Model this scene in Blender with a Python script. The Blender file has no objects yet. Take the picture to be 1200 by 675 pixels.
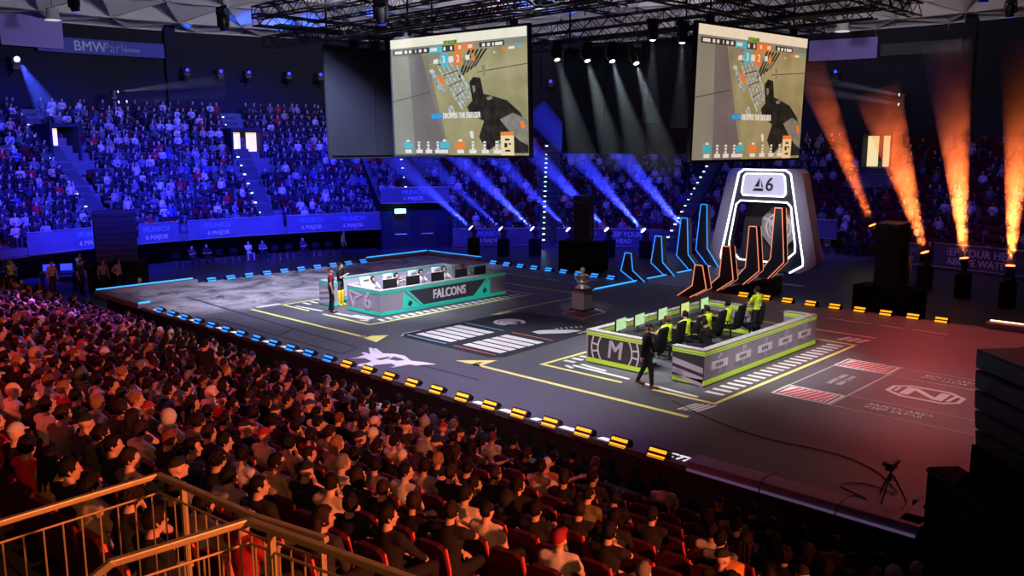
import bpy, bmesh, math, random
import numpy as np
from mathutils import Vector, Matrix, Euler, noise
S = bpy.context.scene
COL = S.collection
PI = math.pi
R = random.Random(11)
rad = math.radians

# ------------------------------------------------------------------ camera
cam_d = bpy.data.cameras.new('camera'); cam = bpy.data.objects.new('camera', cam_d); COL.objects.link(cam)
cam_d.sensor_width = 36.0; cam_d.lens = 1012.85/1200*36.0; cam_d.clip_end = 300
CAM = Vector((20.6124, -23.0644, 6.4352))
cR = Vector((0.72482385, 0.68892798, -0.00293693)); cU = Vector((-0.11151951, 0.12153477, 0.98630254)); cF = Vector((-0.67984835, 0.71456808, -0.16492021))
m = Matrix((cR, cU, -cF)).transposed().to_4x4(); m.translation = CAM
cam.matrix_world = m
S.camera = cam
def frame_xy(P):      # where a point falls in the 1200x675 frame; only used to decide which seats are in view
    d = Vector(P)-CAM; z = d.dot(cF)
    if z < 0.3: return (-999, -999, z)
    return (600+1012.85*d.dot(cR)/z, 337.5-1012.85*d.dot(cU)/z, z)

# ------------------------------------------------------------------ materials
def nodes(name):
    m = bpy.data.materials.new(name); m.use_nodes = True
    return m, m.node_tree.nodes, m.node_tree.links, m.node_tree.nodes['Principled BSDF']
def mat(name, col, rough=.6, metal=0, emit=None, es=0, spec=.5, var=0, scale=8.0):
    m, n, l, b = nodes(name)
    b.inputs['Base Color'].default_value = (*col, 1); b.inputs['Roughness'].default_value = rough
    b.inputs['Metallic'].default_value = metal; b.inputs['Specular IOR Level'].default_value = spec
    if emit:
        b.inputs['Emission Color'].default_value = (*emit, 1); b.inputs['Emission Strength'].default_value = es
    if var:
        tc = n.new('ShaderNodeTexCoord'); nz = n.new('ShaderNodeTexNoise'); nz.inputs['Scale'].default_value = scale; nz.inputs['Detail'].default_value = 5
        mx = n.new('ShaderNodeMix'); mx.data_type = 'RGBA'
        mx.inputs[6].default_value = (*[c*(1-var) for c in col], 1); mx.inputs[7].default_value = (*[min(1, c*(1+var)) for c in col], 1)
        l.new(tc.outputs['Object'], nz.inputs['Vector']); l.new(nz.outputs['Fac'], mx.inputs[0]); l.new(mx.outputs[2], b.inputs['Base Color'])
    return m
def tint_mat(name, rough, spec=.3, scale=14.0):
    m, n, l, b = nodes(name)
    oi = n.new('ShaderNodeObjectInfo'); nz = n.new('ShaderNodeTexNoise'); nz.inputs['Scale'].default_value = scale
    tc = n.new('ShaderNodeTexCoord'); l.new(tc.outputs['Object'], nz.inputs['Vector'])
    mr = n.new('ShaderNodeMapRange'); mr.inputs['To Min'].default_value = .8; mr.inputs['To Max'].default_value = 1.15
    l.new(nz.outputs['Fac'], mr.inputs['Value'])
    mx = n.new('ShaderNodeVectorMath'); mx.operation = 'SCALE'
    l.new(oi.outputs['Color'], mx.inputs[0]); l.new(mr.outputs['Result'], mx.inputs['Scale']); l.new(mx.outputs[0], b.inputs['Base Color'])
    b.inputs['Roughness'].default_value = rough; b.inputs['Specular IOR Level'].default_value = spec
    return m
def attr_mat(name):
    m, n, l, b = nodes(name)
    a = n.new('ShaderNodeAttribute'); a.attribute_name = 'Col'; l.new(a.outputs['Color'], b.inputs['Base Color']); b.inputs['Roughness'].default_value = .85
    b.inputs['Specular IOR Level'].default_value = .2
    return m
M = dict(
 skin=tint_mat('skin', .55, .35), cloth=tint_mat('cloth', .9, .15), hair=tint_mat('hair', .7, .15, 60), crowd=attr_mat('crowd_cloth'),
 black=mat('black_plastic', (.012,.012,.014), .5), blackcloth=mat('black_fabric', (.012,.012,.013), .95, spec=.1, var=.3), darkmetal=mat('dark_metal', (.03,.03,.034), .45, .6),
 truss=mat('truss_black', (.028,.028,.032), .5, .4), steel=mat('galvanised_steel', (.55,.55,.53), .38, .85, var=.15, scale=30), railtube=mat('rail_tube', (.36,.31,.15), .45, .4, var=.2, scale=25),
 seat=mat('seat_red', (.05,.003,.006), .75, spec=.2, var=.15, scale=20), piping=mat('seat_edge_red', (.8,.09,.07), .5),
 concrete=mat('concrete', (.045,.045,.05), .85, var=.15, scale=3), tier=mat('tier_grey', (.09,.09,.1), .85, var=.2, scale=2),
 floor=mat('arena_floor', (.06,.06,.075), .35, var=.15, scale=.6), skirt=mat('stage_skirt', (.012,.012,.016), .7), wall=mat('wall_dark', (.008,.009,.026), .9, var=.15, scale=.4),
 ceil=mat('ceiling_white', (.7,.68,.7), .8, var=.06, scale=.6), seam=mat('ceiling_seam', (.8,.78,.8), .7), screenback=mat('screen_back', (.016,.019,.034), .8, spec=.2, var=.12, scale=1.5),
 banner=mat('banner_cloth', (.09,.09,.13), .8, var=.35, scale=1.2), banblue=mat('banner_blue', (.16,.32,.75), .8), banwhite=mat('banner_white', (.6,.6,.62), .8),
 yellow=mat('floor_yellow', (.95,.86,.24), .6, var=.08, scale=3), white=mat('floor_white', (.78,.77,.76), .6, var=.1, scale=6), edgewhite=mat('edge_white_glow', (.8,.8,.8), .5, emit=(.9,.9,1), es=.75), carpet=mat('carpet_navy', (.014,.017,.03), .75, var=.3, scale=3),
 bline=mat('floor_blue_line', (.25,.55,.8), .6), rline=mat('floor_red_line', (.8,.2,.12), .6), red=mat('floor_red', (.6,.05,.09), .6), dkline=mat('floor_dark_line', (.03,.032,.045), .6), thin=mat('floor_thin_line', (.5,.48,.5), .6),
 teal=mat('booth_teal', (.02,.55,.42), .5, emit=(.01,.6,.42), es=.22), lime=mat('booth_lime', (.5,.75,.05), .5, emit=(.5,.8,.05), es=.22), cap=mat('booth_cap', (.36,.37,.37), .55, var=.1),
 boothgrey=mat('booth_grey', (.3,.29,.35), .6, var=.15, scale=4), boothdark=mat('booth_dark', (.035,.036,.045), .6, var=.4, scale=5), plate=mat('booth_plate', (.75,.74,.78), .5), boothlav=mat('booth_lavender', (.5,.46,.57), .6),
 gate=mat('gate_silver', (.4,.37,.47), .42, .35, var=.08, scale=1.5), gatedark=mat('gate_dark', (.02,.021,.034), .5), emblem=mat('emblem_silver', (.75,.72,.7), .5, .1), badge=mat('badge_grey', (.33,.32,.31), .6, .2, var=.15),
 signglow=mat('sign_backlit', (.5,.5,.6), .5, emit=(.5,.5,.74), es=.42), ledwhite=mat('led_white', (1,1,1), .4, emit=(.95,.95,1), es=3.0),
 ledblue=mat('led_blue', (.05,.3,1), .4, emit=(.025,.26,1), es=1.5), ledcyan=mat('led_cyan', (.1,.5,1), .4, emit=(.03,.36,1), es=1.4), ledorange=mat('led_orange', (1,.5,.05), .4, emit=(1,.37,.015), es=1.5), ledcoral=mat('led_coral', (1,.4,.25), .4, emit=(1,.3,.14), es=.9),
 ledpurple=mat('led_purple', (.5,.3,.8), .4, emit=(.3,.2,.45), es=.2), ledwarm=mat('led_warm', (1,.6,.3), .4, emit=(1,.68,.3), es=3.5), steplight=mat('step_light', (.6,1,1), .4, emit=(.55,.95,1), es=6),
 lensw=mat('lens_white', (1,1,1), .3, emit=(.9,.95,1), es=8), lensb=mat('lens_blue', (.4,.5,1), .3, emit=(.3,.35,1), es=8), lensr=mat('lens_red', (1,.3,.1), .3, emit=(1,.16,.03), es=6), lensdim=mat('lens_blue_dim', (.1,.1,.8), .3, emit=(.02,.03,1), es=2.5),
 lit=mat('lit_corridor', (.9,.8,.4), .8, emit=(1,.8,.36), es=.9, var=.3, scale=2), exitg=mat('exit_green', (.3,.9,.6), .5, emit=(.5,1,.8), es=3), lampw=mat('lamp_white', (.9,.9,.9), .5, emit=(.9,.88,.95), es=.6),
 purple=mat('panel_lilac', (.3,.24,.75), .8), signblue=mat('sign_blue', (.05,.055,.3), .8, emit=(.02,.025,.2), es=.35), signtext=mat('sign_text', (.3,.33,.55), .8, emit=(.16,.18,.4), es=.3), signtext2=mat('sign_text_dim', (.2,.25,.55), .8),
 hivis=mat('hi_vis', (.35,.9,.1), .7, emit=(.3,.9,.1), es=.12), chairleg=mat('chair_leg', (.6,.35,.2), .4, .5), gold=mat('trophy_silver', (.75,.7,.6), .25, .8),
 cable=mat('cable_black', (.01,.01,.01), .6), phone=mat('phone_glow', (.7,.7,.8), .4, emit=(.8,.85,1), es=1.2), bag=mat('bag_orange', (.7,.27,.04), .8),
)

# ------------------------------------------------------------------ mesh helpers
def bm_(): return bmesh.new()
def box(bm, c, s, rz=0, mi=0, mtx=None):
    r = bmesh.ops.create_cube(bm, size=1)
    T_ = Matrix.Translation(c) @ Matrix.Rotation(rz, 4, 'Z') @ Matrix.Diagonal((*s, 1))
    if mtx is not None: T_ = mtx @ T_
    bmesh.ops.transform(bm, matrix=T_, verts=r['verts'])
    for f in {f for v in r['verts'] for f in v.link_faces}: f.material_index = mi
    return r['verts']
def rbox(bm, c, s, bev=.02, rz=0, seg=2, mtx=None):
    t = bmesh.new(); bmesh.ops.create_cube(t, size=1); bmesh.ops.transform(t, matrix=Matrix.Diagonal((*s, 1)), verts=t.verts)
    bmesh.ops.bevel(t, geom=t.edges[:], offset=bev, segments=seg, affect='EDGES', profile=.6)
    T_ = Matrix.Translation(c) @ Matrix.Rotation(rz, 4, 'Z')
    if mtx is not None: T_ = mtx @ T_
    bmesh.ops.transform(t, matrix=T_, verts=t.verts); merge(bm, t)
def merge(bm, t):
    me = bpy.data.meshes.new('tmp'); t.to_mesh(me); t.free(); bm.from_mesh(me); bpy.data.meshes.remove(me)
def cap(bm, a, b, ra, rb=None, seg=8, flat=False):
    """tapered capsule or tube between two points"""
    rb = ra if rb is None else rb
    a = Vector(a); b = Vector(b); d = b-a; L = d.length
    if L < 1e-6: d = Vector((0,0,1)); L = 1e-6
    q = d.to_track_quat('Z', 'Y')
    rows = []
    if flat: prof = [(0, ra), (L, rb)]
    else:
        prof = [(-ra*math.cos(t), ra*math.sin(t)) for t in (.35, .8, 1.2)] + [(0, ra), (L, rb)] + [(L+rb*math.cos(t), rb*math.sin(t)) for t in (1.2, .8, .35)]
    for z, r in prof:
        rows.append([bm.verts.new(a+q @ Vector((r*math.cos(2*PI*k/seg), r*math.sin(2*PI*k/seg), z))) for k in range(seg)])
    for i in range(len(rows)-1):
        for k in range(seg):
            bm.faces.new((rows[i][k], rows[i][(k+1) % seg], rows[i+1][(k+1) % seg], rows[i+1][k]))
    bm.faces.new(rows[0][::-1]); bm.faces.new(rows[-1])
def tube(bm, pts, r, seg=6):
    for a, b in zip(pts[:-1], pts[1:]): cap(bm, a, b, r, r, seg, True)
def ell(bm, c, r, rot=None, sub=2):
    res = bmesh.ops.create_icosphere(bm, subdivisions=sub, radius=1)
    T_ = Matrix.Translation(c) @ (rot.to_4x4() if rot is not None else Matrix.Identity(4)) @ Matrix.Diagonal((*r, 1))
    bmesh.ops.transform(bm, matrix=T_, verts=res['verts'])
    return res['verts']
def lathe(bm, prof, c=(0,0,0), seg=20):
    c = Vector(c); rows = [[bm.verts.new(c+Vector((r*math.cos(2*PI*k/seg), r*math.sin(2*PI*k/seg), z))) for k in range(seg)] for r, z in prof]
    for i in range(len(rows)-1):
        for k in range(seg): bm.faces.new((rows[i][k], rows[i][(k+1) % seg], rows[i+1][(k+1) % seg], rows[i+1][k]))
    bm.faces.new(rows[0][::-1]); bm.faces.new(rows[-1])
def frame(o, u, v):
    u = Vector(u).normalized(); v = Vector(v).normalized(); n = u.cross(v)
    mm = Matrix((u, v, n)).transposed().to_4x4(); mm.translation = Vector(o); return mm
def poly(bm, pts, h=.006, mtx=None, z0=0):
    """flat prism from a 2D outline"""
    lo = [bm.verts.new((x, y, z0)) for x, y in pts]; hi = [bm.verts.new((x, y, z0+h)) for x, y in pts]
    n = len(pts); fs = [bm.faces.new(hi), bm.faces.new(lo[::-1])]
    for i in range(n): fs.append(bm.faces.new((lo[i], lo[(i+1) % n], hi[(i+1) % n], hi[i])))
    if mtx is not None: bmesh.ops.transform(bm, matrix=mtx, verts=lo+hi)
def line2(bm, a, b, w, h=.006, mtx=None):
    a = Vector(a); b = Vector(b); d = (b-a).normalized(); n = Vector((-d.y, d.x))*w/2
    poly(bm, [tuple(a-n), tuple(b-n), tuple(b+n), tuple(a+n)], h, mtx)
def polyline2(bm, pts, w, h=.006, mtx=None, closed=False):
    P = [Vector(p) for p in pts]; n = len(P); L = []; Rr = []
    for i in range(n):
        d1 = (P[i]-P[i-1]).normalized() if (i or closed) else None
        d2 = (P[(i+1) % n]-P[i]).normalized() if (i < n-1 or closed) else None
        d1 = d1 or d2; d2 = d2 or d1
        t = (d1+d2).normalized(); nn = Vector((-t.y, t.x)); k = w/2/max(.35, nn.dot(Vector((-d1.y, d1.x))))
        L.append(P[i]+nn*k); Rr.append(P[i]-nn*k)
    for i in range(n if closed else n-1):
        j = (i+1) % n
        poly(bm, [tuple(Rr[i]), tuple(Rr[j]), tuple(L[j]), tuple(L[i])], h, mtx)
def text(bm, s, size, mtx, bold=.0, xs=1.0, h=.006, shear=0, align='CENTER'):
    cu = bpy.data.curves.new('t', 'FONT'); cu.body = s; cu.size = size; cu.align_x = align; cu.align_y = 'CENTER'; cu.extrude = h/2; cu.shear = shear; cu.resolution_u = 3
    if bold: cu.space_character = 1+bold*1.6
    o = bpy.data.objects.new('t', cu); COL.objects.link(o)
    dg = bpy.context.evaluated_depsgraph_get(); dg.update()
    for dx, dy in (((0, 0),) if not bold else ((-1, -.5), (0, .5), (1, -.5), (-1, .5), (1, .5))):
        me = bpy.data.meshes.new_from_object(o.evaluated_get(dg)); me.transform(mtx @ Matrix.Translation((dx*bold*size,dy*bold*size,h/2+.0012*(dx+1)+.0025*(dy+1))) @ Matrix.Diagonal((xs,1,1,1)))
        bm.from_mesh(me); bpy.data.meshes.remove(me)
    bpy.data.objects.remove(o); bpy.data.curves.remove(cu)
def mesh_from(name, bm, mats, smooth=False):
    me = bpy.data.meshes.new(name); bmesh.ops.recalc_face_normals(bm, faces=bm.faces[:]); bm.to_mesh(me); bm.free()
    for mm in (mats if isinstance(mats, (list, tuple)) else [mats]): me.materials.append(M[mm] if isinstance(mm, str) else mm)
    if smooth: me.polygons.foreach_set('use_smooth', [True]*len(me.polygons))
    return me
def obj(name, bm, m_, parent=None, smooth=False, label=None):
    me = bm if isinstance(bm, bpy.types.Mesh) else mesh_from(name, bm, m_, smooth)
    o = bpy.data.objects.new(name, me); COL.objects.link(o)
    if parent is not None: o.parent = parent
    if label: o['label'] = label
    return o
def tag(o, label, cat, group=None, kind=None):
    o['label'] = label; o['category'] = cat
    if group: o['group'] = group
    if kind: o['kind'] = kind
    return o
def thing(name, label, cat, loc=(0,0,0), rz=0, group=None):
    o = bpy.data.objects.new(name, None); COL.objects.link(o); o.location = loc; o.rotation_euler = (0,0,rz); o.empty_display_size = .2
    return tag(o, label, cat, group)
def struct(name, bm, m_, smooth=False):
    o = obj(name, bm, m_, None, smooth); o['kind'] = 'structure'; return o
def dup(root, loc=None, rz=None, label=None, group=None, rot=None):
    r = root.copy(); COL.objects.link(r)
    if loc is not None: r.location = loc
    if rz is not None: r.rotation_euler = (0,0,rz)
    if rot is not None: r.rotation_euler = rot
    if label: r['label'] = label
    if group: r['group'] = group
    for ch in list(root.children):
        c = ch.copy(); COL.objects.link(c); c.parent = r
        for g in list(ch.children):
            d = g.copy(); COL.objects.link(d); d.parent = c
    return r
ONES = 'zeroth first second third fourth fifth sixth seventh eighth ninth tenth eleventh twelfth thirteenth fourteenth fifteenth sixteenth seventeenth eighteenth nineteenth'.split()
TENS = {2:'twent',3:'thirt',4:'fort',5:'fift',6:'sixt',7:'sevent',8:'eight',9:'ninet'}
def nth(k):
    if k < 20: return ONES[k]
    t, u = divmod(k, 10)
    return TENS[t]+('ieth' if u == 0 else 'y-'+ONES[u])
def spot(name, loc, target, col, power, size, blend=.5, r=.15):
    d = bpy.data.lights.new(name, 'SPOT'); d.color = col; d.energy = power; d.spot_size = rad(size); d.spot_blend = blend; d.shadow_soft_size = r
    o = bpy.data.objects.new(name, d); COL.objects.link(o); o.location = loc
    o.rotation_euler = (Vector(target)-Vector(loc)).to_track_quat('-Z', 'Y').to_euler(); return o
def area(name, loc, target, col, power, sx, sy):
    d = bpy.data.lights.new(name, 'AREA'); d.color = col; d.energy = power; d.shape = 'RECTANGLE'; d.size = sx; d.size_y = sy
    o = bpy.data.objects.new(name, d); COL.objects.link(o); o.location = loc
    o.rotation_euler = (Vector(target)-Vector(loc)).to_track_quat('-Z', 'Y').to_euler(); return o
# ------------------------------------------------------------------ people
def solved(bm, voxel, ratio, name, material, smooth_it=2):
    """union of the rough shapes as one continuous skin"""
    me = bpy.data.meshes.new('t'); bm.to_mesh(me); bm.free()
    o = bpy.data.objects.new('t', me); COL.objects.link(o)
    r = o.modifiers.new('r', 'REMESH'); r.mode = 'VOXEL'; r.voxel_size = voxel
    if smooth_it: s = o.modifiers.new('s', 'SMOOTH'); s.factor = .5; s.iterations = smooth_it
    if ratio < 1: d = o.modifiers.new('d', 'DECIMATE'); d.ratio = ratio
    dg = bpy.context.evaluated_depsgraph_get(); dg.update()
    out = bpy.data.meshes.new_from_object(o.evaluated_get(dg)); out.name = name
    out.materials.clear(); out.materials.append(M[material])
    out.polygons.foreach_set('use_smooth', [True]*len(out.polygons))
    bpy.data.objects.remove(o); bpy.data.meshes.remove(me)
    return out
def ik(S_, W, hint, l1=.285, l2=.255):
    S_ = Vector(S_); W = Vector(W); d = W-S_; L = min(d.length, (l1+l2)*.995); d.normalize()
    a = (l1*l1-l2*l2+L*L)/(2*L); h = math.sqrt(max(0, l1*l1-a*a))
    hint = Vector(hint); hint = (hint-d*hint.dot(d)).normalized()
    return S_+d*a+hint*h, S_+d*L
def head_bm(bm, HM):
    t = bmesh.new()
    ell(t, (0,-.005,.02), (.076,.096,.098), sub=3); ell(t, (0,.03,-.055), (.058,.06,.062), sub=3); ell(t, (0,.075,-.098), (.024,.02,.018))
    cap(t, (0,.088,.012), (0,.112,-.026), .009, .015, 8); ell(t, (0,.08,.03), (.05,.018,.012)); ell(t, (0,.089,-.062), (.024,.012,.009))
    for s in (-1, 1):
        ell(t, (s*.078,-.012,-.008), (.012,.024,.034), Matrix.Rotation(s*.25, 3, 'Z')); ell(t, (s*.036,.07,-.03), (.026,.022,.024))
    bmesh.ops.transform(t, matrix=HM, verts=t.verts); merge(bm, t)
def hand_bm(bm, W, d, nrm, side, curl=.5, scale=1.0):
    """palm, five unequal fingers bent at the knuckles, thumb from the palm's side"""
    d = Vector(d).normalized(); n = Vector(nrm); n = (n-d*n.dot(d)).normalized(); x = d.cross(n)*side; k = scale
    W = Vector(W); pc = W+d*.05*k
    rot = Matrix((x, d, n)).transposed()
    ell(bm, pc, (.041*k, .054*k, .017*k), rot)
    for i, (off, ln) in enumerate(((-.031,.062), (-.011,.074), (.011,.07), (.03,.054))):
        b = pc+d*.042*k+x*off*k; c1 = d*math.cos(curl*.6)+n*math.sin(curl*.6); c2 = d*math.cos(curl*1.7)+n*math.sin(curl*1.7)
        mid = b+c1*ln*.55*k; tip = mid+c2*ln*.5*k
        cap(bm, b, mid, .0098*k, .0092*k, 6); cap(bm, mid, tip, .0092*k, .0078*k, 6)
    b = pc-x*.03*k-d*.022*k; mid = b-x*.03*k+d*.022*k+n*.012*k; tip = mid+d*.026*k+n*.012*k-x*.004
    cap(bm, b, mid, .0125*k, .011*k, 6); cap(bm, mid, tip, .0105*k, .0085*k, 6)
def figure(key, J, long_sleeve=False, shorts=False, curl=.6, fine=False):
    """J: joint positions. Returns meshes of body, shirt, trousers, shoes and the head's matrix"""
    V = {k: (Vector(v) if not isinstance(v, Matrix) else v) for k, v in J.items()}
    HM = V['head']; hc = HM.translation
    P, Cc, N = V['pelvis'], V['chest'], V['neck']
    ax = (N-P).normalized(); xx = (V['sh_r']-V['sh_l']).normalized(); rot = Matrix((xx, ax.cross(xx), ax)).transposed()
    body = bmesh.new(); sh = bmesh.new(); tr = bmesh.new(); so = bmesh.new()
    head_bm(body, HM)
    cap(body, N-ax*.03, hc-Vector((0,.012,.05)), .056, .05, 10)
    g = .013
    for bm, e in ((body, 0), (sh, g)):
        ell(bm, P+ax*.05, (.155+e,.115+e,.12+e), rot); ell(bm, P+ax*.2, (.142+e,.108+e,.16+e), rot); ell(bm, Cc, (.168+e,.12+e,.19+e), rot)
        cap(bm, V['sh_l'], V['sh_r'], .06+e, None, 10)
        if bm is body: cap(bm, N-ax*.09, N+ax*.01, .08, .056, 10)
        else: cap(bm, N-ax*.1, N-ax*.035, .098, .07, 10)
    for s, q in ((-1, 'l'), (1, 'r')):
        S_, E_, W = V['sh_'+q], V['el_'+q], V['wr_'+q]
        cap(body, S_, E_, .052, .042, 8); cap(body, E_, W, .041, .028, 8)
        cap(sh, S_, E_ if long_sleeve else S_.lerp(E_, .62), .066, .056 if long_sleeve else .064, 8)
        if long_sleeve: cap(sh, E_, E_.lerp(W, .96), .054, .038, 8)
        hand_bm(body, W, V.get('hd_'+q, W-E_), V.get('hn_'+q, Vector((-s*.6, .2, -.6))), -s, curl)
        H_, K, A, T_ = V['hip_'+q], V['kn_'+q], V['an_'+q], V['toe_'+q]
        cap(body, H_, K, .083, .056, 9); cap(body, K, A, .056, .036, 9); cap(body, A, T_, .04, .032, 7)
        cap(tr, H_, K, .098, .073, 9)
        if shorts: cap(tr, K, K.lerp(A, .12), .074, .078, 9)
        else: cap(tr, K, A.lerp(K, .06), .071, .058, 9)
        cap(so, A+Vector((0,0,-.03)), T_, .048, .042, 8); cap(so, A.lerp(T_, -.25)+Vector((0,0,-.045)), T_+Vector((0,0,-.01)), .042, .04, 8)
    ell(tr, P+ax*.02, (.172,.135,.12), rot)
    r = .5 if fine else .3
    return dict(body=solved(body, .0095 if fine else .0125, r, key+'_body', 'skin'), shirt=solved(sh, .018, .35, key+'_shirt', 'cloth'), trousers=solved(tr, .02, .35, key+'_trousers', 'cloth'),
                shoes=solved(so, .018, .4, key+'_shoes', 'cloth'), HM=HM)
def headm(c, yaw=0, pitch=0, roll=0):
    return Matrix.Translation(c) @ Matrix.Rotation(yaw, 4, 'Z') @ Matrix.Rotation(-pitch, 4, 'X') @ Matrix.Rotation(roll, 4, 'Y')
def sit(lean=-.08, side=0, arms='lap', yaw=0, pitch=.1, knees=.1, hz=.5, feet=.44):
    ax = Vector((math.sin(side), math.sin(lean), math.cos(lean))).normalized(); P = Vector((0, 0, hz+.02)); N = P+ax*.545
    sh = P+ax*.475; J = dict(pelvis=P, chest=P+ax*.36, neck=N, sh_l=sh+Vector((-.175,0,0)), sh_r=sh+Vector((.175,0,0)))
    J['head'] = headm(N+Vector((side*.1, .03+.1*math.sin(lean), .135)), yaw, pitch)
    for s, q in ((-1, 'l'), (1, 'r')):
        J['hip_'+q] = Vector((s*.095, .02, hz)); J['kn_'+q] = Vector((s*(.1+knees), .44, hz+.02)); J['an_'+q] = Vector((s*(.1+knees*.8), feet, .1)); J['toe_'+q] = J['an_'+q]+Vector((s*.04, .17, -.055))
        hc = J['head'].translation
        W = {'lap': Vector((s*.075, .27, hz+.13)), 'thigh': Vector((s*.15, .36, hz+.12)), 'cross': Vector((-s*.06, .21+.02*s+math.sin(lean)*.3, hz+.29+.03*s)),
             'phone': Vector((s*.06, .33, hz+.3)), 'desk': Vector((s*.17, .43, hz+.27))}.get(arms)
        if arms == 'chin': W = hc+Vector((.03,.1,-.19)) if s > 0 else Vector((.02, .27, hz+.14))
        if arms == 'over': W = sh+Vector((.6, .02, -.06)) if s > 0 else Vector((-.09, .28, hz+.13))
        if arms == 'ears': W = hc+Vector((s*.12, .05, -.07))
        if arms == 'elbows': W = Vector((s*.04, .5, hz+.22))
        E_, W = ik(J['sh_'+q], W, Vector((s*.8, -.5, -.6)) if arms not in ('chin', 'ears') else Vector((s*.6, .5, -.6)))
        J['el_'+q] = E_; J['wr_'+q] = W
        if arms == 'chin' and s > 0: J['hd_r'] = Vector((-.2,-.1,1)); J['hn_r'] = Vector((0,-1,0))
        if arms == 'desk': J['hn_'+q] = Vector((0,0,-1))
    return J
def stand(yaw=0, pitch=.05, arms='down', stride=0, lean=.02, spread=.1):
    P = Vector((0,0,.95)); ax = Vector((0, math.sin(lean), math.cos(lean))); N = P+ax*.545; sh = P+ax*.475
    J = dict(pelvis=P, chest=P+ax*.36, neck=N, sh_l=sh+Vector((-.18,0,0)), sh_r=sh+Vector((.18,0,0))); J['head'] = headm(N+Vector((0,.035,.135)), yaw, pitch)
    hc = J['head'].translation
    for s, q in ((-1, 'l'), (1, 'r')):
        st = stride*s
        J['hip_'+q] = Vector((s*.095, 0, .92)); J['an_'+q] = Vector((s*spread, .5*st-.02, .1+(.06 if st < 0 else 0))); J['toe_'+q] = J['an_'+q]+Vector((s*.03, .16, -.055-(.03 if st < 0 else 0)))
        J['kn_'+q] = (J['hip_'+q]+J['an_'+q])/2+Vector((s*.01, .03+.09*abs(st), .02))
        W = {'down': Vector((s*.27, .06-.35*st, .9)), 'cross': Vector((-s*.07, .23+.02*s, 1.25+.03*s)), 'front': Vector((s*.1, .33, 1.17)), 'hips': Vector((s*.2, .07, 1.03)), 'up': hc+Vector((s*.12,.12,-.02))}[arms]
        E_, W = ik(J['sh_'+q], W, Vector((s*.9, -.7, -.3)), .29, .26); J['el_'+q] = E_; J['wr_'+q] = W
        if arms == 'down': J['hn_'+q] = Vector((-s, 0, 0))
    return J
# hair and headwear in the head's own frame
def hair_mesh(kind):
    bm = bmesh.new()
    def shell(rx, ry, rz_, keep, rough=0.0, c=(0,-.008,.024), seedv=0):
        v = ell(bm, c, (rx, ry, rz_), sub=4)
        for q in v:
            if rough: q.co += (q.co-Vector(c)).normalized()*rough*noise.noise(q.co*38+Vector((seedv,0,0)))
        kill = [q for q in v if not keep(q.co)]
        bmesh.ops.delete(bm, geom=kill, context='VERTS')
    hl = lambda c: not (c.y > .045 and c.z < .075) and c.z > -.055+max(0, c.y+.02)*1.15
    if kind == 'short': shell(.088, .108, .112, hl, .014)
    elif kind == 'buzz': shell(.0805, .1005, .1025, hl, .003)
    elif kind == 'quiff':
        shell(.086, .106, .112, hl, .012); cap(bm, (-.04,.07,.1), (.04,.075,.105), .03, .028, 8)
    elif kind == 'curly': shell(.104, .122, .128, hl, .035, seedv=3)
    elif kind == 'bob': shell(.094, .112, .114, lambda c: not (c.y > .04 and c.z < .07), .008); cap(bm, (-.07,-.03,-.02), (-.075,-.01,-.12), .035, .03); cap(bm, (.07,-.03,-.02), (.075,-.01,-.12), .035, .03); cap(bm, (0,-.07,0), (0,-.07,-.13), .07, .06)
    elif kind == 'long':
        shell(.093, .112, .114, lambda c: not (c.y > .04 and c.z < .07), .01)
        for x in (-.055, 0, .055): cap(bm, (x,-.075,.0), (x*1.25,-.115,-.3), .05, .032)
    elif kind == 'tail': shell(.086, .106, .112, hl, .006); cap(bm, (0,-.1,.05), (0,-.16,.0), .03, .035); cap(bm, (0,-.16,0), (0,-.14,-.17), .034, .016)
    elif kind == 'bun': shell(.086, .106, .112, hl, .006); ell(bm, (0,-.1,.1), (.045,.045,.042))
    elif kind == 'cap':
        shell(.09, .11, .112, lambda c: c.z > .045-.0*c.y, 0); poly(bm, [(-.075,.075),(-.06,.14),(-.03,.17),(.03,.17),(.06,.14),(.075,.075)], .01, Matrix.Translation((0,0,.05)) @ Matrix.Rotation(-.2, 4, 'X'))
        ell(bm, (0,-.008,.136), (.009,.009,.006), sub=1)
    elif kind == 'beanie': shell(.092, .112, .125, lambda c: c.z > .015, .004); lathe(bm, [(.092,.012),(.1,.016),(.1,.045),(.09,.05)], (0,-.008,0), 16)
    elif kind == 'hood': shell(.115, .125, .135, lambda c: not (c.y > .035 and c.z < .09), .006, (0,-.015,.01)); cap(bm, (-.08,-.05,-.13), (.08,-.05,-.13), .06)
    elif kind == 'headset':
        shell(.087, .107, .111, hl, .012)
    me = mesh_from('hair_'+kind, bm, 'hair', True); return me
HAIRS = {k: hair_mesh(k) for k in ('short','buzz','quiff','curly','bob','long','tail','bun','cap','beanie','hood','headset')}
def headset_mesh():
    bm = bmesh.new(); pts = [(.1*math.cos(t), -.005, .03+.105*math.sin(t)) for t in np.linspace(0, PI, 11)]
    tube(bm, pts, .012, 6)
    for s in (-1, 1): cap(bm, (s*.082,-.005,-.005), (s*.108,-.005,-.005), .04, .036, 10)
    tube(bm, [(-.095,.01,-.03), (-.08,.09,-.07), (-.03,.115,-.075)], .005, 5)
    return mesh_from('headset', bm, 'black')
HEADSET = headset_mesh()
def eyes_mesh():
    bm = bmesh.new()
    for s in (-1, 1): ell(bm, (s*.031,.087,.008), (.012,.007,.006)); cap(bm, (s*.018,.094,.026), (s*.046,.087,.027), .004)
    return mesh_from('eyes', bm, 'black')
EYES = eyes_mesh()
SKINS = [(.5,.31,.23),(.54,.35,.26),(.45,.28,.2),(.48,.32,.25),(.34,.2,.14),(.24,.14,.09),(.56,.37,.29)]
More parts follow.
